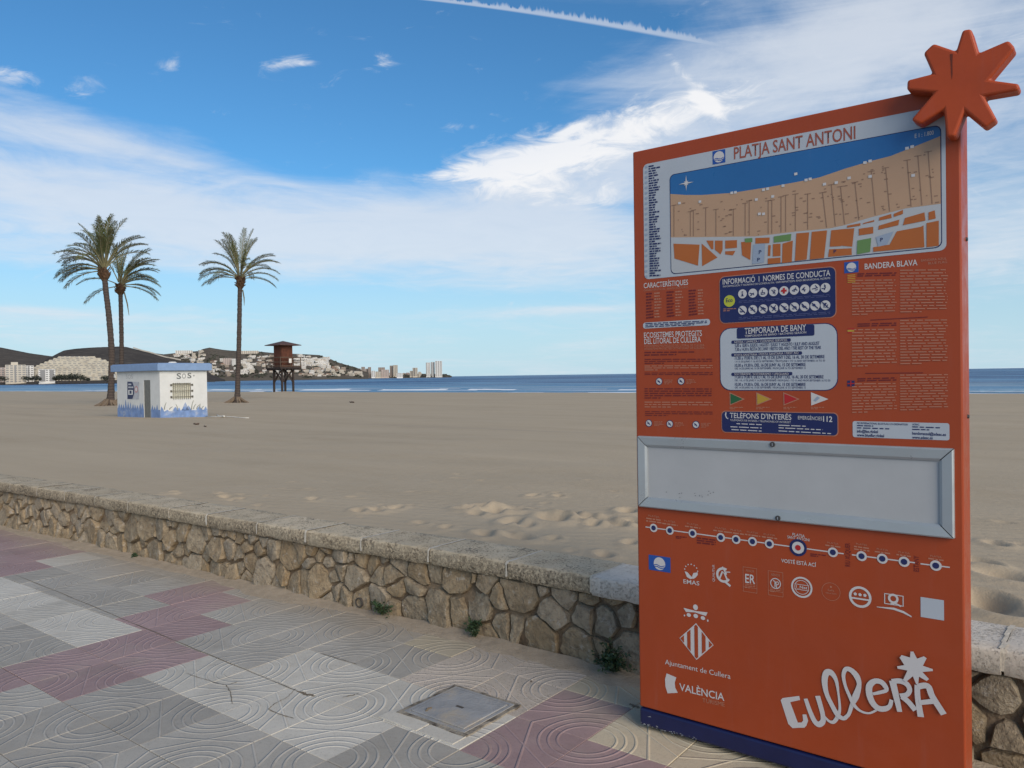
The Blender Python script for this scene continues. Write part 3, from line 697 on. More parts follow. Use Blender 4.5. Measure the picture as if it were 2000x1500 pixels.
# ------------------------------------------------------------------ information panel
TBL, SBL = to_ts(ground(1250, 1422))
TBR = None
_d = ray(1880, 733); _k = SBL / _d.dot(E2); PW = TBL - (_d * _k).dot(E1)          # width
_d = ray(1240, 296); _k = SBL / _d.dot(E2); PH = (CAM + _d * _k).z               # height
PT = .15
pan = empty('information_panel', ts(TBL, SBL), RZ, 'tall orange information panel with beach map, notices and big star emblem, standing before the wall', 'information panel')
pb = Vector(pan.location)
def pp(px, py, off=0.):
    """pixel -> (u, z) on the front sheet (or a sheet 'off' metres in front of it)"""
    d = ray(px, py); k = (SBL - off) / d.dot(E2); p = CAM + d * k - pb
    return (-(p.dot(E1)), p.z)
def sheen_mat(name, col, rough=.34, spec=.5, var=.05):
    m_ = bpy.data.materials.new(name); m_.use_nodes = True; t = NT(m_.node_tree); b = t.n['Principled BSDF']
    co_ = t.new('ShaderNodeTexCoord').outputs['Object']
    n1 = t.noise(co_, 3.0, 6, .65)
    c = t.mix(t.ramp(n1, .3, .7, smooth=False), tuple(k * (1 - var) for k in col), tuple(min(1, k * (1 + var)) for k in col))
    strk = t.noise(t.vm('MULTIPLY', co_, (9., 9., .9)), 2.2, 5, .7)
    c = t.mix(t.m('MULTIPLY', t.ramp(strk, .54, .74), .20), c, tuple(min(1, k * .8 + .05) for k in col))
    t.l.new(c, b.inputs['Base Color']); t.l.new(t.ramp(t.noise(co_, 7., 5, .7), .3, .7, rough - .10, rough + .16), b.inputs['Roughness']); b.inputs['Specular IOR Level'].default_value = spec
    return m_
ORANGE = (.32, .052, .014)
M_or = sheen_mat('orange_enamel', ORANGE, .38, .35); M_star = sheen_mat('star_paint', (.37, .054, .012), .5, .35, .14)
M_navy = sheen_mat('navy_print', (.010, .016, .085), .35, .4); M_wh = sheen_mat('white_print', (.40, .43, .465), .36, .4); M_txt = flat('pale_lettering', (.52, .50, .49)); M_pink = flat('pale_orange_lettering', (.40, .17, .105))
M_dkr = flat('dark_red_lettering', (.13, .012, .012)); M_sea = sheen_mat('map_sea_print', (.022, .12, .31), .36, .4); M_snd = sheen_mat('map_sand_print', (.42, .265, .165), .4, .35); M_blk = sheen_mat('map_block_print', (.38, .11, .025), .4, .35)
M_tit = flat('orange_lettering', (.28, .07, .04)); M_road = flat('map_road', (.40, .41, .42)); M_path = flat('map_path', (.25, .15, .095)); M_green = flat('map_green', (.12, .22, .07)); M_park = flat('map_parking', (.27, .32, .40))
M_blue = flat('flag_blue', (.015, .07, .30)); M_nav2 = flat('navy_lettering', (.014, .02, .09)); M_lime = flat('lime', (.42, .44, .04)); M_red = flat('red_print', (.38, .015, .015)); M_yel = flat('yellow_print', (.42, .26, .03)); M_grn = flat('green_print', (.02, .10, .035))
body = MB().box(0, PW, 0, PT, .10, PH).obj('body', M_or, pan, bevel=.006)
# navy plinth: follows the painted band, top edge measured at the left corner
BZ = pp(1250, 1381)[1]
pl_m = mat('plinth_paint', (.007, .011, .060), .42, .12, 12., 0., 1., .4)
MB().box(.0, PW, -.0025, PT + .0025, .018, BZ).obj('plinth', pl_m, pan, bevel=.01)
chip = mat('chipped_paint', (.30, .31, .33), .8, .2, 50.)
mb = MB()
for k in range(34):
    x_ = abs(random.gauss(0, .16)) + .005; w_ = random.uniform(.003, .012); h_ = random.uniform(.001, .003)
    z_ = .021 + random.random() ** 2 * .012
    mb.poly([(x_, -.0035, z_), (x_ + w_, -.0035, z_ - .001), (x_ + w_ * .8, -.0035, z_ + h_), (x_ + w_ * .2, -.0035, z_ + h_ * .7)])
mb.poly([(.04, -.0035, .062), (.06, -.0035, .066), (.052, -.0035, .068), (.044, -.0035, .064)])
mb.obj('paint_chips', chip, pan)['kind'] = 'stuff'
def sheet(name, pts, y, m_, parent=pan):
    mb = MB(); mb.poly([(p[0], -y, p[1]) for p in pts]); o = mb.obj(name, m_, parent)
    for f_ in o.data.polygons:
        if f_.normal.y > 0: f_.flip()
    return o
def rrect(u0, z0, u1, z1, r, n=5):
    o = []
    for (cx, cz, a0) in ((u1 - r, z1 - r, 0), (u0 + r, z1 - r, 90), (u0 + r, z0 + r, 180), (u1 - r, z0 + r, 270)):
        for k in range(n + 1): a = math.radians(a0 + 90 * k / n); o.append((cx + r * math.cos(a), cz + r * math.sin(a)))
    return o
def qbox(tl, tr, br, bl):
    a, b_, c, d = pp(*tl), pp(*tr), pp(*br), pp(*bl)
    return ((a[0] + d[0]) / 2, (c[1] + d[1]) / 2, (b_[0] + c[0]) / 2, (a[1] + b_[1]) / 2)
def disc(name, c, r, y, m_, parent=pan, n=20):
    return sheet(name, [(c[0] + r * math.cos(2 * math.pi * k / n), c[1] + r * math.sin(2 * math.pi * k / n)) for k in range(n)], y, m_, parent)
def multi(name, polys, y, m_, parent=pan):
    mb = MB()
    inc = 1.6e-5 if len(polys) < 130 else 0.
    for k, pts in enumerate(polys): mb.poly([(p[0], -y - k * inc, p[1]) for p in pts])
    o = mb.obj(name, m_, parent)
    for f_ in o.data.polygons:
        if f_.normal.y > 0: f_.flip()
    return o
def rect(u0, z0, u1, z1): return [(u0, z0), (u1, z0), (u1, z1), (u0, z1)]
DG = bpy.context.evaluated_depsgraph_get
FONT = None
def text(s_, bl, br, tl, y, m_, parent=pan, name='lettering', bold=.008, rot=0.):
    """lettering fitted to a baseline (pixels bl -> br) and the top of the capitals (tl)"""
    cu = bpy.data.curves.new('txt', 'FONT'); cu.body = s_; cu.offset = bold; cu.resolution_u = 3
    if FONT: cu.font = FONT
    o = bpy.data.objects.new('txt', cu); COL.objects.link(o); bpy.context.view_layer.update()
    me_ = bpy.data.meshes.new_from_object(o.evaluated_get(DG())); bpy.data.objects.remove(o); bpy.data.curves.remove(cu)
    a, b_, c = (pp(*bl), pp(*br), pp(*tl)) if len(bl) == 2 and bl[0] > 50 else (bl, br, tl)
    n = len(me_.vertices); cs = np.empty(n * 3, np.float32); me_.vertices.foreach_get('co', cs); cs = cs.reshape(-1, 3)
    x0, x1 = cs[:, 0].min(), cs[:, 0].max(); cap = .727 if FONT else .70
    u = (cs[:, 0] - x0) / (x1 - x0); vv = cs[:, 1] / cap
    ux, uz = b_[0] - a[0], b_[1] - a[1]; hx, hz_ = 0., c[1] - a[1]
    if rot: hx, hz_ = c[0] - a[0], c[1] - a[1]
    out_ = np.stack([a[0] + u * ux + vv * hx, np.full(n, -y), a[1] + u * uz + vv * hz_], 1)
    me_.vertices.foreach_set('co', out_.astype(np.float32).ravel()); me_.materials.clear(); me_.materials.append(m_); me_.update()
    o = bpy.data.objects.new(name, me_); COL.objects.link(o); o.parent = parent; return o
def lines(name, tl, tr, br, bl, rows, y, m_, parent=pan, fill=.5, last=.5, ragged=.0, dens=.86, RR=random.Random(5)):
    """rows of print too small to read: runs of word-long marks"""
    A, B, C, D = pp(*tl), pp(*tr), pp(*br), pp(*bl); mb = []
    for k in range(rows):
        f0, f1 = (k + .5 - fill / 2) / rows, (k + .5 + fill / 2) / rows
        end = last if k == rows - 1 else 1 - RR.random() * ragged; u_ = 0.
        W_ = B[0] - A[0]
        while u_ < end:
            w_ = min(end, u_ + RR.uniform(.012, .045) / max(W_, .1) * 1.0)
            P_ = lambda a, f_: ((A[0] + (B[0] - A[0]) * a), (A[1] + (B[1] - A[1]) * a) * (1 - f_) + (D[1] + (C[1] - D[1]) * a) * f_)
            mb.append([P_(u_, f1), P_(w_, f1), P_(w_, f0), P_(u_, f0)]); u_ = w_ + .006 / max(W_, .1)
    return multi(name, mb, y, m_, parent)
L1, L2, L3, L4 = .0008, .0016, .0024, .0032
# --- map board
bx = qbox((1257, 320), (1848, 206), (1847, 490), (1258, 545))
board = sheet('map_board', rrect(*bx, .022), L1, M_wh)
mx = qbox((1310, 342), (1837, 246), (1838, 484), (1311, 533))
sheet('map_outline', rrect(mx[0] - .003, mx[1] - .003, mx[2] + .003, mx[3] + .003, .022), L2, M_nav2, board)
coast = [(1310, 379), (1340, 381), (1372, 381), (1430, 377), (1500, 366), (1555, 356), (1600, 347), (1650, 330), (1700, 315), (1740, 305), (1790, 285), (1838, 266)]
front = [(1310, 464), (1400, 463), (1475, 462), (1560, 452), (1622, 446), (1650, 440), (1700, 425), (1770, 407), (1838, 398)]
cst, frt = [pp(*p) for p in coast], [pp(*p) for p in front]
r_ = .02
def arc(cx, cz, a0): return [(cx + r_ * math.cos(math.radians(a0 + 30 * k)), cz + r_ * math.sin(math.radians(a0 + 30 * k))) for k in range(4)]
def cl(p): return (min(max(p[0], mx[0]), mx[2]), p[1])
cst = [cl(p) for p in cst]; frt = [cl(p) for p in frt]
sheet('map_sea', arc(mx[2] - r_, mx[3] - r_, 0) + arc(mx[0] + r_, mx[3] - r_, 90) + cst, L3, M_sea, board)
mb = MB()
def band(top, bot, y, name, m_):
    us = sorted(set([p[0] for p in top] + [p[0] for p in bot])); f1 = lambda P_, u_: float(np.interp(u_, [p[0] for p in P_], [p[1] for p in P_]))
    return multi(name, [[(a, f1(bot, a)), (b_, f1(bot, b_)), (b_, f1(top, b_)), (a, f1(top, a))] for a, b_ in zip(us[:-1], us[1:])], y, m_, board)
band(cst, frt, L3, 'map_beach', M_snd)
sheet('map_town', [*[(p[0], p[1]) for p in frt[::-1]], *arc(mx[0] + r_, mx[1] + r_, 180), *arc(mx[2] - r_, mx[1] + r_, 270)], L3, M_road, board)
blocks = [[(1316, 476), (1318, 505), (1364, 519), (1367, 478)], [(1371, 476), (1372, 520), (1402, 503), (1376, 480)], [(1380, 470), (1394, 470), (1394, 487), (1390, 487)], [(1397, 470), (1412, 470), (1412, 488), (1408, 497), (1397, 488)], [(1417, 470), (1440, 469), (1440, 484), (1417, 486)],
          [(1417, 491), (1437, 490), (1432, 499), (1417, 497)], [(1448, 473), (1468, 471), (1466, 508), (1450, 499)], [(1476, 465), (1504, 464), (1503, 475), (1476, 476)], [(1501, 479), (1506, 479), (1505, 500), (1500, 500)], [(1510, 477), (1525, 476), (1525, 500), (1510, 501)], [(1529, 476), (1549, 470), (1547, 512), (1528, 514)], [(1500, 505), (1525, 503), (1525, 514), (1500, 516)],
          [(1556, 456), (1581, 454), (1576, 507), (1553, 510)], [(1586, 453), (1616, 450), (1610, 504), (1582, 507)], [(1624, 450), (1643, 448), (1643, 481), (1621, 482)], [(1643, 448), (1669, 446), (1665, 482), (1643, 480)], [(1620, 487), (1664, 485), (1664, 498), (1618, 502)], [(1655, 441), (1681, 436), (1681, 441), (1655, 445)], [(1686, 436), (1708, 430), (1708, 433), (1686, 438)], [(1718, 425), (1741, 418), (1742, 426), (1717, 431)], [(1746, 418), (1764, 410), (1764, 418), (1746, 424)],
          [(1678, 447), (1706, 443), (1706, 456), (1678, 460)], [(1717, 441), (1757, 429), (1755, 440), (1716, 449)], [(1768, 426), (1806, 415), (1808, 431), (1764, 440)], [(1706, 483), (1738, 478), (1752, 452), (1800, 443), (1804, 440), (1806, 483), (1706, 492)], [(1810, 436), (1834, 431), (1834, 480), (1810, 483)], [(1814, 415), (1826, 411), (1828, 427), (1814, 430)]]
multi('map_blocks', [[pp(*p) for p in b_] for b_ in blocks], L4, M_blk, board)
for b_ in ([(1455, 466), (1470, 465), (1470, 473), (1456, 474)], [(1512, 462), (1546, 457), (1545, 470), (1512, 474)], [(1675, 470), (1702, 465), (1700, 492), (1674, 497)]): sheet('map_park', [pp(*p) for p in b_], L4 + .0006, M_green, board)
for b_ in ([(1472, 478), (1495, 476), (1493, 513), (1470, 516)], [(1711, 463), (1746, 452), (1733, 478), (1716, 482)]): sheet('map_parking', [pp(*p) for p in b_], L4 + .0004, M_park, board)
pth = []
for k, x_ in enumerate([1317, 1349, 1355, 1379, 1399, 1433, 1456, 1464, 1501, 1508, 1526, 1535, 1554, 1578, 1607, 1624, 1642, 1670, 1702, 1730, 1772, 1793, 1813]):
    fy = lambda P_, xx: float(np.interp(xx, [p[0] for p in P_], [p[1] for p in P_])); lean = 8 * (x_ > 1600)
    top = pp(x_, fy(coast, x_) + 26 + 6 * math.sin(x_ * .9)); bot = pp(x_ + lean, fy(front, x_ + lean) - 2)
    pth.append([(bot[0] - .0016, bot[1]), (bot[0] + .0016, bot[1]), (top[0] + .0016, top[1]), (top[0] - .0016, top[1])]); pth.append([(top[0] - .012, top[1] - .002), (top[0] + .012, top[1] - .002), (top[0] + .012, top[1] + .001), (top[0] - .012, top[1] + .001)])
R5 = random.Random(11)
for k in range(120):
    x_ = R5.uniform(1318, 1832); y_ = R5.uniform(fy(coast, x_) + 15, fy(front, x_) - 3); c = pp(x_, y_); w_ = R5.uniform(.002, .007); pth.append(rect(c[0] - w_, c[1] - .002, c[0] + w_, c[1] + .002))
multi('map_paths', pth, L4, M_path, board)
wht = []
for (x_, y_) in [(1430, 377), (1437, 376), (1492, 371), (1500, 369), (1530, 363), (1555, 340), (1575, 352), (1583, 350), (1690, 318), (1700, 315), (1772, 290), (1782, 287), (1328, 397), (1368, 394), (1478, 390), (1510, 384), (1611, 360), (1634, 357), (1659, 348), (1700, 345), (1484, 418), (1492, 418), (1784, 343)]:
    c = pp(x_, y_); wht.append(rect(c[0] - .006, c[1] - .005, c[0] + .006, c[1] + .005))
c = pp(1341, 358)
for k in range(4):
    a = math.pi / 2 * k; wht.append([(c[0] + .034 * math.cos(a), c[1] + .034 * math.sin(a)), (c[0] + .004 * math.cos(a + 1.57), c[1] + .004 * math.sin(a + 1.57)), (c[0] - .004 * math.cos(a + 1.57), c[1] - .004 * math.sin(a + 1.57))])
    wht.append([(c[0] + .014 * math.cos(a + .785), c[1] + .014 * math.sin(a + .785)), (c[0] + .004 * math.cos(a + 2.35), c[1] + .004 * math.sin(a + 2.35)), (c[0] - .004 * math.cos(a + 2.35), c[1] - .004 * math.sin(a + 2.35))])
multi('map_symbols', wht, L4 + .0008, M_txt, board)['kind'] = 'stuff'
text('E 1 : 1.800', (1787, 270), (1824, 263), (1787, 262), L4, M_txt, board)
for (s_, x_, y_) in (('P', 1483, 496), ('P', 1480, 511), ('P', 1720, 472), ('P', 1629, 495)): text(s_, (x_, y_), (x_ + 5, y_ - .5), (x_, y_ - 7), L4 + .0012, M_nav2, board)
text('PLATJA SANT ANTONI', (1434, 311), (1671, 271), (1433, 288), L2, M_tit, board, 'title_lettering', .010)
def flagicon(x0, y0, x1, y1, y, parent, dy=0.):
    a, b_ = pp(x0, y0), pp(x1, y1); o = sheet('flag_symbol', rect(a[0], b_[1], b_[0], a[1]), y, M_blue, parent); c = ((a[0] + b_[0]) / 2, (a[1] + b_[1]) / 2); r = min(b_[0] - a[0], a[1] - b_[1]) * .42
    disc('flag_disc', c, r, y + .0006, M_txt, o)
    wv = [[(c[0] - r * .9 + 1.8 * r * k / 8, c[1] - r * .25 - o_ + .12 * r * math.sin(k * .9)) for k in range(9)] + [(c[0] - r * .9 + 1.8 * r * k / 8, c[1] - r * .38 - o_ + .12 * r * math.sin(k * .9)) for k in range(8, -1, -1)] for o_ in (0, .28 * r)]
    multi('flag_waves', wv, y + .0012, M_blue, o)
flagicon(1392, 296, 1417, 317, L2, board)
# key of symbols down the left of the map
lines('map_key_lettering', (1267, 323), (1290, 319), (1292, 540), (1268, 541), 46, L2, M_nav2, board, .6, .9, .55, RR=random.Random(2))
multi('map_key_symbols', [rect(*(lambda c: (c[0] - .006, c[1] - .005, c[0] + .006, c[1] + .005))(pp(1262.5, 326 + k * 10.2))) for k in range(22)], L2, M_park, board)
# --- left column
text('CARACTERÍSTIQUES', (1257.5, 563), (1344, 556), (1257.5, 553), L1, M_txt)
text('CARACTERÍSTICAS / BEACH FEATURES', (1257.5, 569), (1344, 562.5), (1257.5, 565.5), L1, M_pink, bold=0)
for k, (x0, x1) in enumerate(((1262, 1276), (1302, 1317), (1345, 1361))):
    lines('feature_names', (x0, 571 - 3 * k), (x1, 570 - 3 * k), (x1, 622 - 3 * k), (x0, 624 - 3 * k), 9, L1, M_dkr, fill=.55, ragged=.3, last=1)
    lines('feature_values', (x1 + 2, 570 - 3 * k), (x1 + 18, 569 - 3 * k), (x1 + 18, 621 - 3 * k), (x1 + 2, 622 - 3 * k), 9, L1, M_pink, fill=.4, ragged=.5, last=.7)
o = sheet('notice_strip', rrect(*qbox((1256, 629), (1387, 624), (1387, 635.5), (1256, 641.5)), .012), L1, M_wh)
lines('notice_lettering', (1261, 630.5), (1381, 625.5), (1381, 634.5), (1261, 640), 3, L2, M_nav2, o, .55, .8)
text('ECOSISTEMES PROTEGITS', (1258, 660), (1371, 656), (1258, 649.5), L1, M_txt); text('DEL LITORAL DE CULLERA', (1258.5, 672), (1369, 668), (1258.5, 661.5), L1, M_txt)
text('ECOSISTEMAS PROTEGIDOS DEL LITORAL DE CULLERA', (1259, 678), (1376, 676), (1259, 674), L1, M_pink, bold=0); text('ECOSYSTEMS PROTECTED OF THE COAST OF CULLERA', (1259, 683.5), (1376, 681), (1259, 679.5), L1, M_pink, bold=0)
lines('small_print', (1259, 686), (1356, 685), (1356, 694), (1259, 696), 2, L1, M_dkr, fill=.5, last=.65); lines('small_print', (1259, 700), (1391, 699.5), (1391, 711), (1259, 711.5), 3, L1, M_dkr, fill=.45, last=.3)
lines('small_print', (1259, 713), (1392, 712), (1392, 724), (1259, 724.5), 3, L1, M_pink, fill=.4, last=.2); lines('small_print', (1259, 727), (1392, 726), (1392, 733), (1259, 733), 2, L1, M_dkr, fill=.45, last=1)
for (x_, y_) in ((1287.5, 745), (1330.5, 744.5), (1267.5, 826.5), (1308.5, 828), (1359.5, 829.5)):
    c = pp(x_, y_); o = disc('prohibition_symbol', c, .0165, L1, M_nav2); disc('symbol_ground', c, .0135, L2, M_txt, o); multi('symbol_mark', [[(c[0] - .008, c[1] + .006), (c[0] - .005, c[1] + .008), (c[0] + .008, c[1] - .006), (c[0] + .005, c[1] - .008)], rect(c[0] - .006, c[1] - .003, c[0] + .004, c[1] + .002)], L3, M_nav2, o)
    lines('small_print', (x_ + 10, y_ - 4), (x_ + 30, y_ - 4), (x_ + 30, y_ + 6), (x_ + 10, y_ + 6), 4, L1, M_pink, fill=.35, ragged=.3)
lines('small_print', (1259, 757), (1390, 757.5), (1391, 779), (1259, 779.5), 5, L1, M_dkr, fill=.45, last=.25); lines('small_print', (1259, 783), (1392, 783.5), (1392, 798), (1259, 797), 3, L1, M_pink, fill=.35, last=.4); lines('small_print', (1260, 802), (1392, 803), (1392, 814), (1260, 813), 3, L1, M_dkr, fill=.42, last=.35)
# --- conduct box
o = sheet('box_border', rrect(*(lambda b_: (b_[0] - .003, b_[1] - .003, b_[2] + .003, b_[3] + .003))(qbox((1406, 541), (1632, 522), (1632, 620), (1407, 630))), .023), L1, M_pink)
o = sheet('conduct_box', rrect(*qbox((1406, 541), (1632, 522), (1632, 620), (1407, 630)), .022), L2, M_navy)
text('INFORMACIÓ  I  NORMES DE CONDUCTA', (1412, 556), (1622, 538.5), (1412, 545.5), L3, M_txt, o); text('INFORMACIÓN Y NORMAS DE CONDUCTA / INFORMATION AND BEHAVIORAL NORMS', (1412.5, 561.5), (1622, 545), (1412.5, 558), L3, M_txt, o, bold=0)
c = pp(1425, 588); w_ = disc('eco_symbol', c, .024, L3, M_lime, o); text('Eco', (c[0] - .014, c[1] - .004), (c[0] + .014, c[1] - .004), (c[0] - .014, c[1] + .012), L4, M_nav2, w_)
lines('small_print', (1413, 602), (1438, 601), (1438, 608), (1413, 609), 2, L3, M_pink, o, .4)
R9 = random.Random(4)
for row, (ya, yb) in enumerate(((574, 562), (606, 596))):
    for k in range(9):
        f_ = k / 8; c = pp(1450.5 + 162 * f_, ya + (yb - ya) * f_); w_ = disc('rule_symbol', c, .0182, L3, M_txt, o); mk = []
        if row == 0 and k == 4:
            multi('red_cross', [rect(c[0] - .004, c[1] - .011, c[0] + .004, c[1] + .011), rect(c[0] - .011, c[1] - .004, c[0] + .011, c[1] + .004)], L4, M_red, w_)
        else:
            if row == 0 and k == 0: mk = [rect(c[0] - .003, c[1] - .009, c[0] + .003, c[1] + .002), rect(c[0] - .003, c[1] + .005, c[0] + .003, c[1] + .010), rect(c[0] - .006, c[1] - .010, c[0] + .006, c[1] - .007)]
            elif row == 0 and k == 2: mk = [rect(c[0] - .004, c[1] - .002, c[0] - .001, c[1] + .010), rect(c[0] - .004, c[1] - .003, c[0] + .007, c[1]), rect(c[0] + .005, c[1] - .009, c[0] + .008, c[1] - .001), rect(c[0] - .009, c[1] - .009, c[0] + .003, c[1] - .006), rect(c[0] - .009, c[1] - .008, c[0] - .006, c[1] + .001)]
            else:
                for _ in range(4):
                    dx, dz = R9.uniform(-.007, .007), R9.uniform(-.007, .007); a = R9.uniform(0, 3.1); l_, w2 = R9.uniform(.004, .008), .0016; ca, sa = math.cos(a), math.sin(a)
                    mk.append([(c[0] + dx + ca * l_ * i - sa * w2 * j, c[1] + dz + sa * l_ * i + ca * w2 * j) for i, j in ((-1, -1), (1, -1), (1, 1), (-1, 1))])
                if row == 1: mk.append([(c[0] - .013, c[1] + .010), (c[0] - .010, c[1] + .013), (c[0] + .013, c[1] - .010), (c[0] + .010, c[1] - .013)])
            multi('symbol_mark', mk, L4, M_nav2, w_)
    lines('small_print', (1443, ya + 13), (1622, yb + 12), (1622, yb + 18), (1443, ya + 19), 2, L3, flat('dim_print', (.07, .08, .19)), o, .4, 1., 0, .6)
# --- bathing season box
o = sheet('box_border', rrect(*(lambda b_: (b_[0] - .003, b_[1] - .003, b_[2] + .003, b_[3] + .003))(qbox((1407, 645), (1635, 629), (1635, 761), (1408, 762))), .045), L1, M_nav2)
o = sheet('season_box', rrect(*qbox((1407, 645), (1635, 629), (1635, 761), (1408, 762)), .044), L2, M_wh)
w_ = sheet('season_title_bar', rrect(*qbox((1439, 642), (1591, 633), (1591, 656), (1440, 661)), .006), L3, M_navy, o)
text('TEMPORADA DE BANY', (1455, 652.5), (1575, 645), (1455, 641), L4, M_txt, w_, 'lettering', .010); text('TEMPORADA DE BAÑO / BATHING SEASON', (1455, 658.5), (1575, 651), (1455, 654.5), L4, M_txt, w_, bold=.004)
for (x0, x1, y0, s_) in ((1429, 1545, 663, 'NETEJA / LIMPIEZA / CLEANING SERVICES'), (1429, 1567, 688.5, 'POSTA SANITÀRIA / POSTA SANITARIA / FIRST AID'), (1429, 1548, 725.5, 'SOCORRISME / SOCORRISMO / LIFEGUARD')):
    sl_ = -.035 if y0 < 700 else -.005; sp_ = (x1 - x0) * sl_
    w_ = sheet('season_heading', rrect(*qbox((x0, y0 + 2), (x1, y0 + 2 + sp_), (x1, y0 + 8.5 + sp_), (x0, y0 + 8.5)), .005), L3, M_navy, o); text(s_, (x0 + 6, y0 + 7.5), (x1 - 7, y0 + 7.5 + sp_), (x0 + 6, y0 + 3.2), L4, M_txt, w_, bold=0)
for (y0, y1, x1, s_) in ((678, 673.5, 1601, '5,00 a  8,00 h. JULIOL I AGOST / JULIO Y AGOSTO / JULY AND AUGUST'), (685.5, 681.5, 1604, '7,30 a 14,30 h. RESTA DE L\'ANY / RESTO DEL AÑO / THE REST OF THE YEAR'), (702.5, 699.5, 1611, '11,00 a 19,00 h. DE L\'1 AL 15 DE JUNY I DEL 16 AL 30 DE SETEMBRE'), (708, 706, 1612, '1 A 15 DE JUNIO Y 16-30 DE SEPTIEMBRE / FROM JUNE 1 TO 15 AND SEPTEMBER 16 TO 30'), (716.5, 715, 1574, '10,30 a 19,30 h. DEL 16 DE JUNY AL 15 DE SETEMBRE'), (721.5, 720.5, 1574, 'DEL 16 DE JUNIO AL 15 DE SEPTIEMBRE / FROM JUNE 16 TO SEPTEMBER 15'),
        (739, 739, 1609, '11,00 a 19,00 h. DE L\'1 AL 15 DE JUNY I DEL 16 AL 30 DE SETEMBRE'), (744.5, 745, 1622, 'DEL 1 AL 15 DE JUNIO Y 16-30 DE SEPTIEMBRE / FROM JUNE 1 TO 15 AND FROM SEPTEMBER 16 TO 30'), (753.5, 754, 1574, '10,30 a 19,30 h. DEL 16 DE JUNY AL 15 DE SETEMBRE'), (758.5, 759, 1574, 'DEL 16 DE JUNIO AL 15 DE SEPTIEMBRE / FROM JUNE 16 TO SEPTEMBER 15')):
    big = len(s_) < 70 and ' h.' in s_; text(s_, (1436, y0), (x1, y1), (1436, y0 - (6 if big else 3.6)), L3, M_nav2, o, bold=.012 if big else 0)
for (x0, x1, m_) in ((1425, 1455, M_grn), (1477, 1508, M_yel), (1530, 1562, M_red), (1584, 1618, M_txt)):
    a, b_, c = pp(x0, 766), pp(x1, 779.5), pp(x0 + .5, 792); o = sheet('pennant', [a, c, b_], L1, M_pink if m_ is not M_txt else M_txt); g_ = ((a[0] + b_[0] + c[0]) / 3, (a[1] + b_[1] + c[1]) / 3)
    if m_ is not M_txt: sheet('pennant_fill', [(g_[0] + (p[0] - g_[0]) * .8, g_[1] + (p[1] - g_[1]) * .8) for p in (a, c, b_)], L2, m_, o)
    else: multi('pennant_mark', [[(g_[0] - .012, g_[1] - .006), (g_[0] - .004, g_[1] - .01), (g_[0] + .012, g_[1] + .004), (g_[0] + .002, g_[1] + .010)]], L2, M_park, o)
    lines('small_print', (x0, 794), (x0 + 26, 794), (x0 + 26, 800), (x0, 800), 2, L1, M_pink, fill=.4)
# --- telephones box
o = sheet('box_border', rrect(*(lambda b_: (b_[0] - .003, b_[1] - .003, b_[2] + .003, b_[3] + .003))(qbox((1410, 803), (1636, 808), (1636, 851), (1411, 843))), .017), L1, M_pink)
o = sheet('telephone_box', rrect(*qbox((1410, 803), (1636, 808), (1636, 851), (1411, 843)), .016), L2, M_navy)
text('TELÈFONS D\'INTERÉS', (1426, 816), (1546, 820), (1426, 806), L3, M_txt, o, 'lettering', .010); text('TELÉFONOS DE INTERÉS / TELEPHONES OF INTEREST', (1426.5, 822), (1545, 826.5), (1426.5, 818.5), L3, M_txt, o, bold=0)
text('EMERGÈNCIES', (1559, 819), (1606, 821), (1559, 812), L3, M_txt, o, bold=0); text('112', (1608, 823), (1626, 824), (1608, 812.5), L3, M_txt, o, bold=.02)
c0 = pp(1420, 812); multi('handset_symbol', [[(c0[0] - .006, c0[1] + .014), (c0[0] - .001, c0[1] + .014), (c0[0] - .003, c0[1]), (c0[0] + .003, c0[1] - .010), (c0[0] + .007, c0[1] - .008), (c0[0] + .005, c0[1] - .014), (c0[0] - .003, c0[1] - .010), (c0[0] - .008, c0[1] + .004)]], L3, M_txt, o)
for (a, b_) in (((1439, 829), (1488, 831)), ((1427, 835), (1488, 837.5)), ((1429, 840.5), (1488, 843.5)), ((1521, 832), (1574, 834)), ((1521, 837), (1607, 841)), ((1521, 843), (1626, 848.5))):
    lines('small_print', (a[0], a[1] - 3.2), (b_[0], b_[1] - 3.2), b_, a, 1, L3, M_txt, o, .5, 1.)
# --- right column
flagicon(1649, 512.5, 1677, 531.5, L1, pan)
text('BANDERA BLAVA', (1689, 526), (1792, 518), (1689, 515), L1, M_txt, pan, 'lettering', .010); text('BANDERA AZUL', (1799, 511), (1849, 507), (1799, 506.5), L1, M_pink, bold=0); text('BLUE FLAG', (1813, 516.5), (1850, 513.5), (1813, 512), L1, M_pink, bold=0)
for (y0, y1, y2, n1, n2) in ((531, 545, 617, 13, 15), (629, 641, 718, 13, 16), (736, 747, 808, 11, 14)):
    lines('small_print', (1675, y0 + 2), (1751, y0), (1751, y0 + 8), (1675, y0 + 10), 2, L1, M_dkr, fill=.6, last=1.)
    lines('column_text', (1664, y1), (1752, y1 - 1), (1752, y2 - 2), (1664, y2), n1, L1, M_pink, fill=.32, last=.35, ragged=.06); lines('column_text', (1758, y0 - 6), (1852, y0 - 7), (1852, y2 - 6), (1758, y2 - 5), n2, L1, M_pink, fill=.32, last=.45, ragged=.06)
for (a, b_) in (((1700, 626), (1812, 620)), ((1690, 730), (1803, 729))):
    p_, q_ = pp(*a), pp(*b_); multi('rule', [[p_, q_, (q_[0], q_[1] + .003), (p_[0], p_[1] + .003)]], L1, M_dkr)
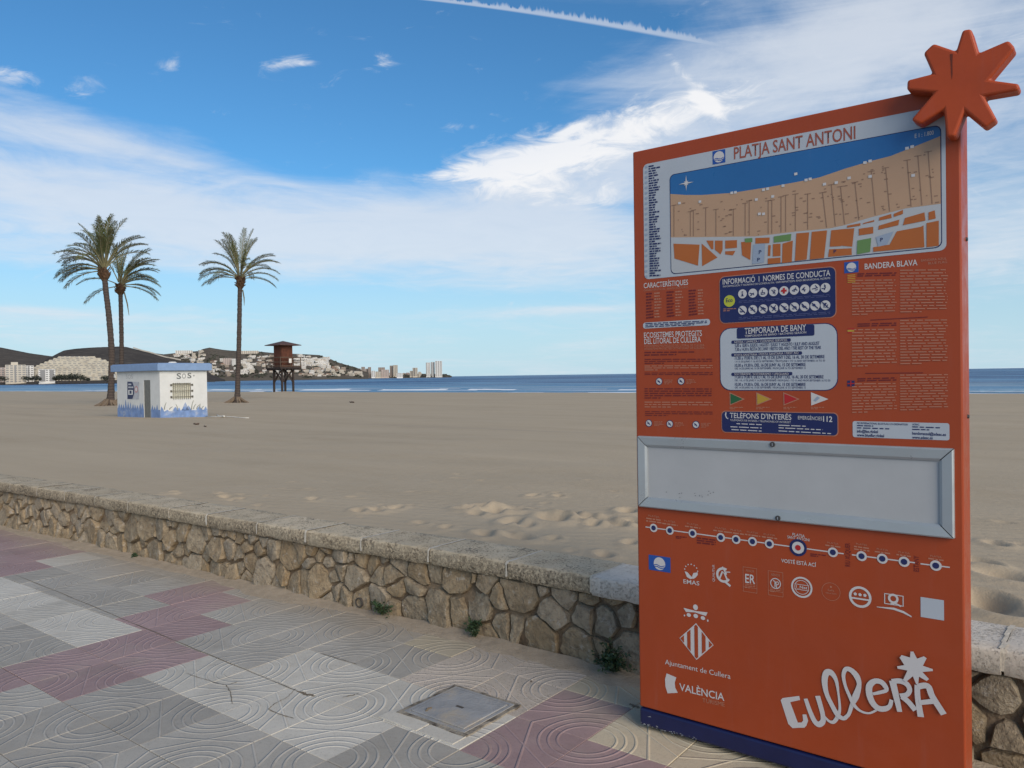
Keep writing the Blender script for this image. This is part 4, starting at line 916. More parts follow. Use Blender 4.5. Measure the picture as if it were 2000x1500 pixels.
p_ = pp(1663, 545); multi('flag_stripes', [rect(p_[0] - .014, p_[1] + k * .0065, p_[0] + .014, p_[1] + k * .0065 + .0032) for k in range(-2, 3)], L1, M_yel); multi('flag_stripes', [rect(p_[0] - .014, p_[1] + k * .0065 + .0033, p_[0] + .014, p_[1] + k * .0065 + .0064) for k in range(-2, 2)], L1, M_red)
p_ = pp(1662, 646); multi('flag_stripes', [rect(p_[0] - .012, p_[1] - .009, p_[0] + .012, p_[1] - .004), rect(p_[0] - .012, p_[1] + .004, p_[0] + .012, p_[1] + .009)], L1, M_red); multi('flag_stripes', [rect(p_[0] - .012, p_[1] - .0038, p_[0] + .012, p_[1] + .0038)], L1, M_yel)
p_ = pp(1662, 749); multi('flag_cross', [rect(p_[0] - .012, p_[1] - .002, p_[0] + .012, p_[1] + .002), rect(p_[0] - .002, p_[1] - .010, p_[0] + .002, p_[1] + .010)], L2, M_red); multi('flag_ground', [rect(p_[0] - .013, p_[1] - .011, p_[0] + .013, p_[1] + .011)], L1, M_nav2)
o = sheet('address_strip', rrect(*qbox((1665, 822), (1854, 827), (1855, 861), (1666, 853)), .008), L1, M_wh)
for (s_, a, b_, h_, bo) in (('FEE INTERNATIONAL BLUE FLAG CO-ORDINATION', (1674, 828), (1773, 831), 3.6, .01), ('info@fee.global', (1674, 844.5), (1715, 846), 5.5, .02), ('www.blueflag.global', (1674, 852), (1727, 854), 5.5, .02), ('ADEAC', (1782, 830.5), (1796, 831), 3.6, .01), ('banderaazul@adeac.es', (1782, 848.5), (1848, 851.5), 5.5, .02), ('www.adeac.es', (1782, 856.5), (1822, 858), 5.5, .02)):
    text(s_, a, b_, (a[0], a[1] - h_), L2, M_nav2, o, bold=bo)
for (a, b_) in (((1674, 832.5), (1706, 833.5)), ((1674, 837), (1737, 839)), ((1782, 835), (1836, 837)), ((1782, 840), (1816, 841))):
    lines('small_print', (a[0], a[1] - 3), (b_[0], b_[1] - 3), b_, a, 1, L2, M_nav2, o, .7, 1.)
# --- display case
M_alu = sheen_mat('case_aluminium', (.37, .40, .41), .36, .6, .05); M_alu.node_tree.nodes['Principled BSDF'].inputs['Metallic'].default_value = .35
ob = qbox((1247, 849), (1866, 878), (1864, 1056), (1250, 985)); ob = (max(ob[0], .003), ob[1], min(ob[2], PW - .022), ob[3]); fw = .046
case = empty('display_case', (0, 0, 0)); case.parent = pan
ib = (ob[0] + fw, ob[1] + fw, ob[2] - fw, ob[3] - fw)
def mitre(name, pts_out, pts_in):
    mb = MB(); D0, D1, D2 = .004, -.019, -.010       # wall side, crest, inner lip
    a, b_ = pts_out; d, c = pts_in; g_ = .0022
    k1 = lambda p, r_, f_: (p[0] + (r_[0] - p[0]) * f_, p[1] + (r_[1] - p[1]) * f_)
    rows = [[(a, D0), (k1(a, d, .02), D1 + .003), (k1(a, d, .12), D1), (k1(a, d, .80), D1 + .003), (d, D2), (d, D0)], [(b_, D0), (k1(b_, c, .02), D1 + .003), (k1(b_, c, .12), D1), (k1(b_, c, .80), D1 + .003), (c, D2), (c, D0)]]
    dx, dz = b_[0] - a[0], b_[1] - a[1]; L = math.hypot(dx, dz)
    for side, s_ in ((0, 1), (1, -1)): rows[side] = [((p[0][0] + s_ * g_ * dx / L, p[0][1] + s_ * g_ * dz / L), p[1]) for p in rows[side]]
    v0 = [[(p[0], y_, p[1]) for p, y_ in r__] for r__ in rows]
    for k in range(5): mb.poly([v0[0][k], v0[1][k], v0[1][k + 1], v0[0][k + 1]])
    mb.poly(v0[0]); mb.poly(v0[1][::-1])
    o = mb.obj(name, M_alu, case); bm = bmesh.new(); bm.from_mesh(o.data); bmesh.ops.remove_doubles(bm, verts=bm.verts, dist=1e-5); bmesh.ops.recalc_face_normals(bm, faces=bm.faces); bm.to_mesh(o.data); bm.free(); return o
O_ = [(ob[0], ob[1]), (ob[2], ob[1]), (ob[2], ob[3]), (ob[0], ob[3])]; I_ = [(ib[0], ib[1]), (ib[2], ib[1]), (ib[2], ib[3]), (ib[0], ib[3])]
for k in range(4): mitre('frame_rail', (O_[k], O_[(k + 1) % 4]), (I_[k], I_[(k + 1) % 4]))
sheet('mitre_gap_shade', rect(ob[0] + .001, ob[1] + .001, ob[2] - .001, ob[3] - .001), .0012, flat('gap_shade', (.02, .02, .022), .8), case)  # dark sheet added behind the rails so the mitre gaps look shaded
sheet('backing_sheet', rect(ib[0] - .004, ib[1] - .004, ib[2] + .004, ib[3] + .004), .0045, sheen_mat('grey_backing', (.385, .39, .39), .5, .4, .06), case)
M_lock = flat('lock_dark', (.05, .05, .05), .5)
for (x_, y_) in ((1509, 868), (1519.5, 1012)):
    c = pp(x_, y_, .018); mb = MB(); mb.tube([(c[0], -.014, c[1]), (c[0], -.0225, c[1])], [.0105, .0105], 14); o = mb.obj('lock', M_lock, case); mb = MB(); mb.poly([(c[0] - .001, -.0228, c[1] - .005), (c[0] + .001, -.0228, c[1] - .005), (c[0] + .001, -.0228, c[1] + .005), (c[0] - .001, -.0228, c[1] + .005)]); mb.obj('keyhole', M_wh, o)
mb = []
for k in range(14): c = pp(random.uniform(1300, 1400), random.uniform(958, 972)); w_ = random.uniform(.001, .003); mb.append(rect(c[0] - w_, c[1] - .001, c[0] + w_, c[1] + .001))
multi('dirt_specks', mb, .0056, M_lock, case)
# --- chain of beaches
dots = [(1277, 1031), (1308.5, 1036), (1353, 1041.5), (1408, 1049.5), (1438, 1053.5), (1470, 1057.5), (1503, 1062), (1559, 1069.5), (1627, 1078.5), (1683, 1086), (1723.5, 1091), (1766, 1097), (1828, 1104.5)]
def bar(a, b_, w_): 
    a, b_ = pp(*a), pp(*b_); return [(a[0], a[1] - w_), (b_[0], b_[1] - w_), (b_[0], b_[1] + w_), (a[0], a[1] + w_)]
route = multi('beach_line', [bar((1261, 1029), (1648, 1081.5), .0022), bar((1664, 1083.5), (1787, 1099), .0022), bar((1798, 1101), (1855, 1108), .0022)], L1, M_txt)
nlines = [3, 2, 2, 2, 2, 2, 2, 0, 2, 3, 2, 2, 2]
for k, (x_, y_) in enumerate(dots):
    c = pp(x_, y_)
    if k == 7:
        o = disc('here_marker', c, .0335, L2, M_navy, route, 28); disc('here_ring', c, .0235, L3, M_txt, o); disc('here_point', c, .011, L4, M_red, o)
    else:
        o = disc('stop_marker', c, .0185, L2, M_txt, route); disc('stop_point', c, .011, L3, M_nav2, o)
        n_ = nlines[k]
        for i in range(n_):
            yy = y_ - 12.5 - (n_ - 1 - i) * 5; hw = 11. if i == 0 else 15.
            if i == 0: text('PLATJA', (x_ - hw, yy), (x_ + hw, yy + .14 * hw * 2), (x_ - hw, yy - 3.4), L1, M_pink, bold=0)
            else: lines('small_print', (x_ - hw, yy - 3.), (x_ + hw, yy - 3. + .28 * hw), (x_ + hw, yy + .28 * hw), (x_ - hw, yy), 1, L1, M_pink, fill=.8, last=1.)
text('PLATJA', (1548, 1046), (1572, 1050), (1548, 1040.5), L1, M_txt, bold=.004); text('SANT ANTONI', (1538, 1051), (1581, 1057.5), (1538, 1045.5), L1, M_txt, bold=.004)
text('VOSTÉ ESTÀ ACÍ', (1526, 1098), (1594, 1107), (1526, 1091), L1, M_txt, bold=.012)
lines('small_print', (1320, 1046), (1341, 1048), (1341, 1054), (1320, 1052), 2, L1, M_dkr, fill=.6); lines('small_print', (1361, 1048), (1398, 1053), (1400, 1066), (1361, 1062), 3, L1, M_dkr, fill=.6, last=1.); lines('small_print', (1583, 1080), (1613, 1083), (1613, 1090), (1583, 1087), 2, L1, M_dkr, fill=.6)
for s_, x_, y0, y1 in (('RIU XÚQUER', 1660.5, 1107, 1061), ('ESTANY', 1795, 1117, 1086)):
    a, b_ = pp(x_, y0), pp(x_, y1); text(s_, (a[0], a[1]), (a[0] + .0001, b_[1]), (a[0] - .017, a[1]), L1, M_dkr, rot=1, bold=.012)
# --- row of badges
flagicon(1267, 1083, 1310, 1119, L1, pan)
def ringp(c, r0, r1, n=24, a0=0., a1=360.): return [[(c[0] + r * math.cos(math.radians(a)), c[1] + r * math.sin(math.radians(a))) for r, a in ((r0, aa), (r1, aa), (r1, bb), (r0, bb))] for aa, bb in zip(np.linspace(a0, a1, n + 1)[:-1], np.linspace(a0, a1, n + 1)[1:])]
def stroke(P_, w_):
    P_ = [Vector((p[0], p[1])) for p in P_]; W_ = w_ if hasattr(w_, '__len__') else [w_] * len(P_); L, R_ = [], []
    for k, p in enumerate(P_):
        d = (P_[min(k + 1, len(P_) - 1)] - P_[max(k - 1, 0)]).normalized(); n_ = Vector((-d.y, d.x)); L.append(p + n_ * W_[k] / 2); R_.append(p - n_ * W_[k] / 2)
    return [[R_[k], R_[k + 1], L[k + 1], L[k]] for k in range(len(P_) - 1)]
def tri(c, r, n=5, a0=90): return [(c[0] + r * math.cos(math.radians(a0 + 360 * k / n)), c[1] + r * math.sin(math.radians(a0 + 360 * k / n))) for k in range(n)]
c = pp(1350, 1113); mk = [tri((c[0] + .030 * math.cos(math.radians(a)), c[1] + .028 * math.sin(math.radians(a)) - .004), .0032) for a in range(5, 180, 28)]
mk += [[(c[0] - .030, c[1] - .010), (c[0] - .018, c[1] - .012), (c[0], c[1] - .028), (c[0] + .012, c[1] - .034), (c[0] - .004, c[1] - .040), (c[0] - .020, c[1] - .033)], [(c[0] + .004, c[1] - .028), (c[0] + .010, c[1] - .012), (c[0] + .030, c[1] - .006), (c[0] + .030, c[1] - .018), (c[0] + .020, c[1] - .030), (c[0] + .008, c[1] - .038)]]
multi('leaf_badge', mk, L1, M_txt); text('EMAS', (1335, 1139), (1366, 1143.5), (1335, 1131), L1, M_txt, bold=.006)
c = pp(1413, 1123); mk = ringp(c, .022, .032, 20, 60, 330) + stroke([(c[0] - .018, c[1] - .020), (c[0] - .004, c[1] + .014), (c[0] + .006, c[1] + .006), (c[0] + .016, c[1] - .016)], .007) + stroke([(c[0] - .004, c[1] + .034), (c[0] + .014, c[1] + .004)], .006) + stroke([(c[0] + .006, c[1] - .026), (c[0] + .030, c[1] - .042)], .009) + stroke([(c[0] + .010, c[1] + .014), (c[0] + .030, c[1] + .016)], .004)
multi('quality_badge', mk, L1, M_txt); a, b_ = pp(1396, 1136), pp(1396, 1103); text('QUALITUR', (a[0], a[1]), (a[0] + .0001, b_[1]), (a[0] - .010, a[1]), L1, M_txt, rot=1, bold=0)
for (x0, x1, y0, y1, s_, top) in ((1451, 1479, 1104.5, 1161, 'ER', 'AENOR'), (1500, 1530, 1112, 1168.5, None, 'AENOR')):
    a, b_ = pp(x0, y0), pp(x1, y1); w_ = .0016; z0, z1 = b_[1] + .004, a[1] - .004
    multi('certificate_badge', [rect(a[0], z0, b_[0], z0 + w_), rect(a[0], z1 - w_, b_[0], z1), rect(a[0], z0, a[0] + w_, z1), rect(b_[0] - w_, z0, b_[0], z1), rect(a[0], z0 + .018, b_[0], z0 + .018 + w_)], L1, M_pink)
    um = (a[0] + b_[0]) / 2; text(top, (um - .018, z1 - .019), (um + .018, z1 - .019), (um - .018, z1 - .009), L1, M_pink, bold=.0)
    if s_: text(s_, (um - .020, z1 - .064), (um + .021, z1 - .064), (um - .020, z1 - .028), L1, M_txt, bold=.012)
    else: multi('monogram', ringp((um, z1 - .048), .018, .0215) + stroke([(um - .010, z1 - .038), (um - .002, z1 - .040), (um - .002, z1 - .062)], .004) + ringp((um + .007, z1 - .046), .004, .007, 12) + stroke([(um + .004, z1 - .052), (um + .004, z1 - .066)], .003), L1, M_txt)
    lines('small_print', (x0 + 4, y1 - 22), (x1 - 4, y1 - 20), (x1 - 4, y1 - 10), (x0 + 4, y1 - 12), 3, L1, M_pink, fill=.35)
c = pp(1566, 1147); multi('net_seal', ringp(c, .034, .041) + ringp(c, .026, .028) + [rect(c[0] - .028, c[1] - .011, c[0] + .028, c[1] - .009), rect(c[0] - .028, c[1] + .009, c[0] + .028, c[1] + .011)], L1, M_txt); text('I_Net', (c[0] - .022, c[1] - .005), (c[0] + .022, c[1] - .005), (c[0] - .022, c[1] + .006), L1, M_txt, bold=.01)
c = pp(1623, 1155.5); multi('faint_seal', ringp(c, .033, .0345), L1, M_pink); text('Safe', (c[0] - .012, c[1] + .002), (c[0] + .012, c[1] + .002), (c[0] - .012, c[1] + .009), L1, M_pink, bold=.0); text('tourism', (c[0] - .020, c[1] - .009), (c[0] + .020, c[1] - .009), (c[0] - .020, c[1] - .002), L1, M_pink, bold=.0); multi('faint_star', [tri((c[0], c[1] + .018), .004)], L1, M_pink)
c = pp(1680, 1166); multi('star_seal', ringp(c, .031, .040) + [rect(c[0] - .038, c[1] - .010, c[0] + .038, c[1] - .004)] + [tri((c[0] + k * .017, c[1] + .009), .0065) for k in (-1, 0, 1)], L1, M_txt)
a, b_ = pp(1727, 1156), pp(1765, 1187); z0, z1, u0, u1 = b_[1] + .004, a[1] - .004, a[0], b_[0]; w_ = .003; um, zm = (u0 + u1) / 2, (z0 + z1) / 2
multi('letter_badge', [rect(u0, z0, u1, z0 + w_), rect(u0, z1 - w_, u1, z1), rect(u0, z0, u0 + w_, z1), rect(u1 - w_, z0, u1, z1)] + ringp((um - .002, zm + .004), .010, .018, 20) + stroke([(um - .012, zm - .018), (um + .004, zm - .012), (um + .024, zm - .020)], .006) + stroke([(u0 - .026, z0 - .016), (um, z0 - .013), (u1, z0 - .020), (u1 + .026, z0 - .032)], [.002, .008, .008, .004]), L1, M_txt)
a, b_ = pp(1798, 1163), pp(1844, 1212); sheet('blank_sticker', rect(a[0], b_[1], b_[0], a[1] - .005), L1, M_wh)
# --- town crest and names
mk = []
def ell(x_, y_, rx, ry=None): c = pp(x_, y_); ry = ry or rx; return [(c[0] + rx * math.cos(k * .349), c[1] + ry * math.sin(k * .349)) for k in range(18)]
mk += [ell(1358.5, 1186, .011, .012), ell(1345.5, 1201, .010, .008), ell(1359, 1203, .0105, .009), ell(1373, 1207, .010, .008), ell(1337, 1202, .0035, .004), ell(1382.5, 1212, .0035, .005)]
mk += [[pp(*p) for p in ((1335, 1187), (1340, 1195), (1358, 1196), (1379, 1203), (1382, 1196), (1360, 1193.5))]]
multi('crown_symbol', mk, L1, M_txt)
D4 = [pp(1359.5, 1217), pp(1393.5, 1260), pp(1361, 1289), pp(1327, 1246)]; ctr = (sum(p[0] for p in D4) / 4, sum(p[1] for p in D4) / 4); hu, hv = (D4[1][0] - D4[3][0]) / 2, (D4[0][1] - D4[2][1]) / 2
dia = lambda k: [(ctr[0], ctr[1] + hv * k), (ctr[0] - hu * k, ctr[1]), (ctr[0], ctr[1] - hv * k), (ctr[0] + hu * k, ctr[1])]
o = sheet('shield', dia(1.), L1, M_txt); st_ = []
for (a, b_) in ((-.95, -.72), (-.53, -.33), (-.10, .11), (.33, .55), (.74, .95)):
    f_ = lambda u_: (.93 - abs(u_)) if abs(u_) < .93 else 0.
    us = sorted({a, b_, *([0.] if a < 0 < b_ else [])}); st_.append([(ctr[0] + hu * u_, ctr[1] - hv * f_(u_)) for u_ in us] + [(ctr[0] + hu * u_, ctr[1] + hv * f_(u_)) for u_ in us[::-1]])
multi('shield_stripes', st_, L2, M_or, o)
text('Ajuntament de Cullera', (1299, 1297), (1427, 1326), (1299, 1287.5), L1, M_txt, bold=.0)
sheet('sail_symbol', [pp(*p) for p in ((1302, 1315), (1299, 1327), (1300, 1341), (1304, 1354), (1324, 1353), (1319, 1343), (1318, 1333), (1321, 1323))], L1, M_txt)
text('VALÈNCIA', (1327, 1348), (1415, 1369), (1327, 1334), L1, M_txt, bold=.010); text('TURISME', (1372, 1371), (1415.5, 1380), (1372, 1363), L1, M_pink, bold=0)
# --- town logo: brush letters, traced as strokes (zoom origin 1500,1250, scale .185)
def lg(*P_): return [pp(1500 + x_ * .185, 1250 + y_ * .185) for x_, y_ in P_]
def smooth_(P_, n=6):
    o = []; N = len(P_)
    for k in range(N - 1):
        p0, p1, p2, p3 = P_[max(k - 1, 0)], P_[k], P_[k + 1], P_[min(k + 2, N - 1)]
        for i in range(n): f_ = i / n; o.append(tuple(.5 * (2 * p1[j] + (p2[j] - p0[j]) * f_ + (2 * p0[j] - 5 * p1[j] + 4 * p2[j] - p3[j]) * f_ ** 2 + (3 * p1[j] - p0[j] - 3 * p2[j] + p3[j]) * f_ ** 3) for j in (0, 1)))
    return o + [P_[-1]]
def wl(P_, W_):
    n = 6; full = smooth_(lg(*P_), n); ww = np.interp(np.linspace(0, len(W_) - 1, len(full)), range(len(W_)), W_) * .00032; return stroke(full, list(ww))
lo = []
def polyl(*P_): lo.append(lg(*P_))
# C
polyl((135, 635), (155, 612), (330, 590), (340, 632), (235, 655)); polyl((135, 635), (235, 655), (315, 870), (340, 925), (260, 930), (215, 885)); polyl((315, 870), (355, 870), (372, 850), (365, 785), (405, 785), (425, 850), (405, 905), (385, 925), (340, 925))
logo_parts = []
logo_parts += wl([(398, 618), (440, 740), (490, 850), (535, 890), (580, 860), (580, 790), (555, 690), (525, 588)], [48, 55, 62, 66, 62, 55, 58, 62])
logo_parts += wl([(585, 790), (640, 850), (690, 865), (730, 820), (760, 730), (745, 560), (720, 420), (670, 345), (620, 345), (600, 430), (620, 560), (680, 690), (740, 790), (800, 825), (840, 800)], [25, 30, 40, 45, 30, 25, 45, 72, 72, 70, 55, 55, 60, 45, 38])
logo_parts += wl([(810, 820), (855, 780), (890, 680), (930, 590), (965, 470), (940, 380), (880, 315), (825, 305), (800, 370), (820, 480), (870, 600), (910, 680), (980, 745), (1070, 768), (1150, 735)], [38, 40, 45, 75, 50, 70, 60, 50, 42, 36, 40, 45, 28, 22, 25])
logo_parts += wl([(1110, 565), (1180, 550), (1250, 528), (1245, 490), (1200, 440), (1130, 430), (1075, 480), (1075, 570), (1110, 660), (1170, 715), (1240, 720), (1290, 690), (1308, 625)], [30, 38, 40, 55, 60, 58, 70, 72, 70, 66, 60, 45, 40])
logo_parts += wl([(1318, 425), (1350, 560), (1395, 752)], [75, 68, 52]); logo_parts += wl([(1310, 430), (1400, 428), (1470, 460), (1500, 520), (1470, 570), (1400, 585)], [50, 60, 60, 50, 50, 55]); logo_parts += wl([(1420, 590), (1490, 650), (1560, 735)], [66, 60, 58])
logo_parts += wl([(1580, 470), (1585, 600), (1618, 805)], [55, 58, 66]); logo_parts += wl([(1585, 485), (1690, 480), (1740, 590), (1860, 778)], [60, 66, 66, 66]); logo_parts += wl([(1600, 655), (1740, 640)], [50, 55])
st8 = [(1510, 115), (1540, 115), (1578, 190), (1650, 165), (1680, 185), (1640, 265), (1745, 300), (1745, 320), (1635, 330), (1705, 405), (1680, 425), (1600, 380), (1590, 460), (1570, 460), (1535, 375), (1460, 435), (1430, 415), (1478, 315), (1375, 295), (1368, 270), (1445, 258), (1395, 180), (1415, 152), (1505, 178)]
oz = L1
for k, p_ in enumerate(lo): sheet('logo_letter', p_, L1 + .0001 * k, M_txt)
for k in range(0, len(logo_parts), 125): multi('logo_lettering', logo_parts[k:k + 125], L1 + .0006 + .0021 * (k // 125), M_txt)
sheet('logo_star', lg(*st8), L1 + .0012 + .0021 * (len(logo_parts) // 125 + 1), M_txt)
# --- big star emblem
ST = [(705, 385), (775, 155), (870, 140), (950, 405), (1275, 265), (1350, 350), (1065, 695), (1395, 740), (1385, 810), (1010, 875), (1145, 1120), (1015, 1215), (800, 1035), (690, 1310), (600, 1320), (570, 1020), (310, 1180), (215, 1130), (465, 835), (170, 810), (175, 700), (450, 630), (350, 405), (460, 300)]
sf = .075
so = [pp(1740 + x_ * .18, 30 + y_ * .18, sf) for x_, y_ in ST]
mb = MB(); mb.prism(so[::-1] if sum((so[k][0] * so[(k + 1) % 24][1] - so[(k + 1) % 24][0] * so[k][1]) for k in range(24)) < 0 else so, -sf, -.004)
o = mb.obj('star_emblem', M_star, pan); bm = bmesh.new(); bm.from_mesh(o.data); bmesh.ops.recalc_face_normals(bm, faces=bm.faces); bm.to_mesh(o.data); bm.free()
b2 = o.modifiers.new('bevel', 'BEVEL'); b2.width = .009; b2.segments = 3; b2.limit_method = 'ANGLE'; b2.angle_limit = math.radians(60)
cr_ = [pp(1740 + x_ * .18, 30 + y_ * .18, sf) for x_, y_ in ((640, 420), (650, 520), (655, 640), (662, 700), (670, 640), (668, 520), (672, 420))]
mb = MB(); mb.poly([(p[0], -sf - .0006, p[1]) for p in cr_]); mb.obj('crease_shade', flat('crease_dark', (.12, .02, .008), .7), o)  # flat dark sliver: shade of the crease put into colour
# side face bolts
for z_ in (1.42, 2.05):
    mb = MB(); mb.tube([(PW - .001, .10, z_), (PW + .006, .10, z_)], [.008, .006], 8); mb.obj('bolt', M_lock, pan)
# ------------------------------------------------------------------ rescue hut on the sand
HB = sand_hit(313.3, 816); HT_, HS_ = to_ts(HB)
hut = empty('rescue_hut', HB, RZ, 'small white rescue hut with blue flat roof and painted blue grass, alone on the sand', 'hut')
hb = Vector(HB)
def onL(px, py):      # left face (faces the promenade): plane s = HS_
    d = ray(px, py); k = (HS_) / d.dot(E2); p = CAM + d * k - hb; return (-(p.dot(E1)), p.z)
def onR(px, py):      # right face: plane t = HT_
    d = ray(px, py); k = HT_ / d.dot(E1); p = CAM + d * k - hb; return (p.dot(E2), p.z)
HL = -onL(229.3, 780)[0]; HD = onR(404.8, 780)[0]; HWZ = onL(313.3, 724)[1]; RT = onR(340, 709)[1] 
M_hw = mat('hut_whitewash', (.60, .60, .575), .9, .06, 3., .3, 30., .2, 0., (.52, .50, .46), 2.2, .58, .8); M_hb = mat('hut_blue', (.20, .295, .46), .75, .08, 5., .2, 30., .3); M_hb2 = mat('hut_grass_paint', (.17, .255, .45), .85, .22, 4., 0, 1, .2, 0., (.33, .38, .48), 3., .5, .7)
M_dr = mat('hut_door_paint', (.15, .15, .135), .75, .15, 8.); M_ir = mat('grille_iron', (.10, .09, .07), .8, .3, 20.); M_lt = mat('hut_lettering', (.14, .15, .15), .85)
dl, dr2, dtop = onL(281, 760)[0], onL(293.5, 760)[0], onL(287, 742.5)[1]
w0, w1, wz0, wz1 = onR(336.5, 760)[0], onR(372.5, 760)[0], onR(354, 778.5)[1], onR(354, 748.5)[1]
def wallq(mb, P_): mb.poly(P_)
mb = MB(); zb = -.45
# front (left) wall round the door opening
for (a, b_, z0, z1) in ((-HL, dl, zb, HWZ), (dr2, 0, zb, HWZ), (dl, dr2, dtop, HWZ)): mb.poly([(a, 0, z0), (b_, 0, z0), (b_, 0, z1), (a, 0, z1)])
for P_ in ([(dl, 0, zb), (dl, .022, zb), (dl, .022, dtop), (dl, 0, dtop)], [(dr2, .022, zb), (dr2, 0, zb), (dr2, 0, dtop), (dr2, .022, dtop)], [(dl, 0, dtop), (dl, .022, dtop), (dr2, .022, dtop), (dr2, 0, dtop)]): mb.poly(P_)
# right wall round the window opening
for (a, b_, z0, z1) in ((0, w0, zb, HWZ), (w1, HD, zb, HWZ), (w0, w1, zb, wz0), (w0, w1, wz1, HWZ)): mb.poly([(0, a, z0), (0, b_, z0), (0, b_, z1), (0, a, z1)])
for P_ in ([(0, w0, wz0), (-.12, w0, wz0), (-.12, w0, wz1), (0, w0, wz1)], [(0, w1, wz0), (0, w1, wz1), (-.12, w1, wz1), (-.12, w1, wz0)], [(0, w0, wz0), (0, w1, wz0), (-.12, w1, wz0), (-.12, w0, wz0)], [(0, w0, wz1), (-.12, w0, wz1), (-.12, w1, wz1), (0, w1, wz1)]): mb.poly(P_)
mb.poly([(0, HD, zb), (-HL, HD, zb), (-HL, HD, HWZ), (0, HD, HWZ)]); mb.poly([(-HL, HD, zb), (-HL, 0, zb), (-HL, 0, HWZ), (-HL, HD, HWZ)])
mb.obj('wall', M_hw, hut)
ov = .16
roof = MB().box(-HL - ov - .1, ov, -ov, HD + ov, HWZ - .001, RT - .03).obj('roof', M_hb, hut, bevel=.02)
MB().box(-HL - ov - .1 + .05, ov - .05, -ov + .05, HD + ov - .05, RT - .031, RT).obj('roof_upstand', M_hb, roof, bevel=.01)
mb = MB(); mb.tube([(-.6, .9, RT - .01), (-.6, .9, RT + .07)], [.22, .12], 10); mb.obj('roof_vent', M_hw, roof)
MB().box(dl + .002, dr2 - .002, .012, .05, zb, dtop - .002).obj('door', M_dr, hut)
mb = MB(); mb.tube([(dl + .06, -.008, .55), (dl + .06, .012, .55)], .018, 8); mb.obj('handle', M_ir, bpy.data.objects[hut.name].children[-1])
win = MB().box(-.11, -.09, w0 + .001, w1 - .001, wz0 + .001, wz1 - .001).obj('window', mat('window_shutter', (.60, .58, .47), .8, .08), hut)
g0, g1, gz0, gz1 = w0 - .06, w1 + .06, wz0 + .05, wz1 - .05
for k in range(9):
    y_ = w0 + .04 + (w1 - w0 - .08) * k / 8; MB().box(.035, .050, y_ - .008, y_ + .008, wz0 - .03, wz1 + .02).obj('grille_bar', M_ir, win)
for k, z_ in enumerate((gz0 + .03, (gz0 + gz1) / 2, gz1 - .02)):
    MB().box(.028, .036, g0, g1, z_ - .010, z_ + .010).obj('grille_rail', M_ir, win)
    for y_ in (g0, g1): MB().box(.0, .05, y_ - .035, y_ + .035, z_ - .04, z_ + .04).obj('grille_fixing', M_ir, win, bevel=.01)
def facetext(s_, face, a, b_, top, m_, bold=.0):
    cu = bpy.data.curves.new('txt', 'FONT'); cu.body = s_; cu.offset = bold; cu.resolution_u = 3; o = bpy.data.objects.new('txt', cu); COL.objects.link(o); bpy.context.view_layer.update()
    me_ = bpy.data.meshes.new_from_object(o.evaluated_get(DG())); bpy.data.objects.remove(o); n = len(me_.vertices); cs = np.empty(n * 3, np.float32); me_.vertices.foreach_get('co', cs); cs = cs.reshape(-1, 3)
    u = (cs[:, 0] - cs[:, 0].min()) / np.ptp(cs[:, 0]); vv = cs[:, 1] / .7; w_ = a[0] + u * (b_[0] - a[0]); z_ = a[1] + u * (b_[1] - a[1]) + vv * (top - a[1])
    P_ = np.stack([np.full(n, .004), w_, z_], 1) if face == 'R' else np.stack([w_, np.full(n, -.004), z_], 1)
    me_.vertices.foreach_set('co', P_.astype(np.float32).ravel()); me_.materials.clear(); me_.materials.append(m_); me_.update(); o = bpy.data.objects.new('lettering', me_); COL.objects.link(o); o.parent = hut
def serifs(face, cx, z0, z1, w_):
    pass
facetext('S', 'R', onR(345, 740), onR(353.8, 739.8), onR(345, 729)[1], M_lt, .02); facetext('O', 'R', onR(355.6, 739.3), onR(363, 739.1), onR(355, 729.5)[1], M_lt, .0); facetext('S', 'R', onR(366, 738.6), onR(374, 738.4), onR(366, 728.3)[1], M_lt, .02); facetext('o', 'R', onR(377, 735), onR(380, 735), onR(377, 731)[1], M_lt, .03)
facetext('SOS', 'L', onL(246.5, 739.8), onL(259.5, 739.5), onL(246.5, 731.5)[1], mat('hut_faded_lettering', (.40, .40, .40), .9), -.004)
def fq(name, pts, m_, y=.004, face='L', parent=hut):
    mb = MB(); mb.poly([(p[0], -y, p[1]) if face == 'L' else (y, p[0], p[1]) for p in pts]); return mb.obj(name, m_, parent)
M_pn = mat('poster_navy', (.018, .022, .075), .5); M_pw = mat('poster_pale', (.42, .42, .44), .6); M_pp = mat('poster_pink', (.45, .22, .22), .6)
po = fq('poster', [onL(*p) for p in ((249, 779.5), (272, 780), (272, 746), (249, 745))], M_pw, .006)
fq('poster_panel', [onL(*p) for p in ((249.2, 779.2), (259, 779.2), (262.5, 768), (262.5, 757), (259, 746), (249.2, 745.5))], M_pn, .009, 'L', po); fq('poster_square', [onL(*p) for p in ((251, 771), (260, 771), (260, 761.5), (251, 761.5))], M_hw, .012, 'L', po); fq('poster_figure', [onL(*p) for p in ((253.5, 769), (257.5, 769), (257.5, 763), (253.5, 763))], M_pn, .015, 'L', po)
fq('poster_words', [onL(*p) for p in ((251, 752.2), (257, 752.4), (257, 749.4), (251, 749))], M_pw, .012, 'L', po); fq('poster_words', [onL(*p) for p in ((251, 758), (261, 758.2), (261, 755), (251, 754.8))], M_pw, .012, 'L', po)
fq('poster_ring', [onL(266.5 + 3.4 * math.cos(a), 760.5 + 6.6 * math.sin(a)) for a in np.linspace(0, 6.28, 14, endpoint=False)][::-1], M_pp, .009, 'L', po)
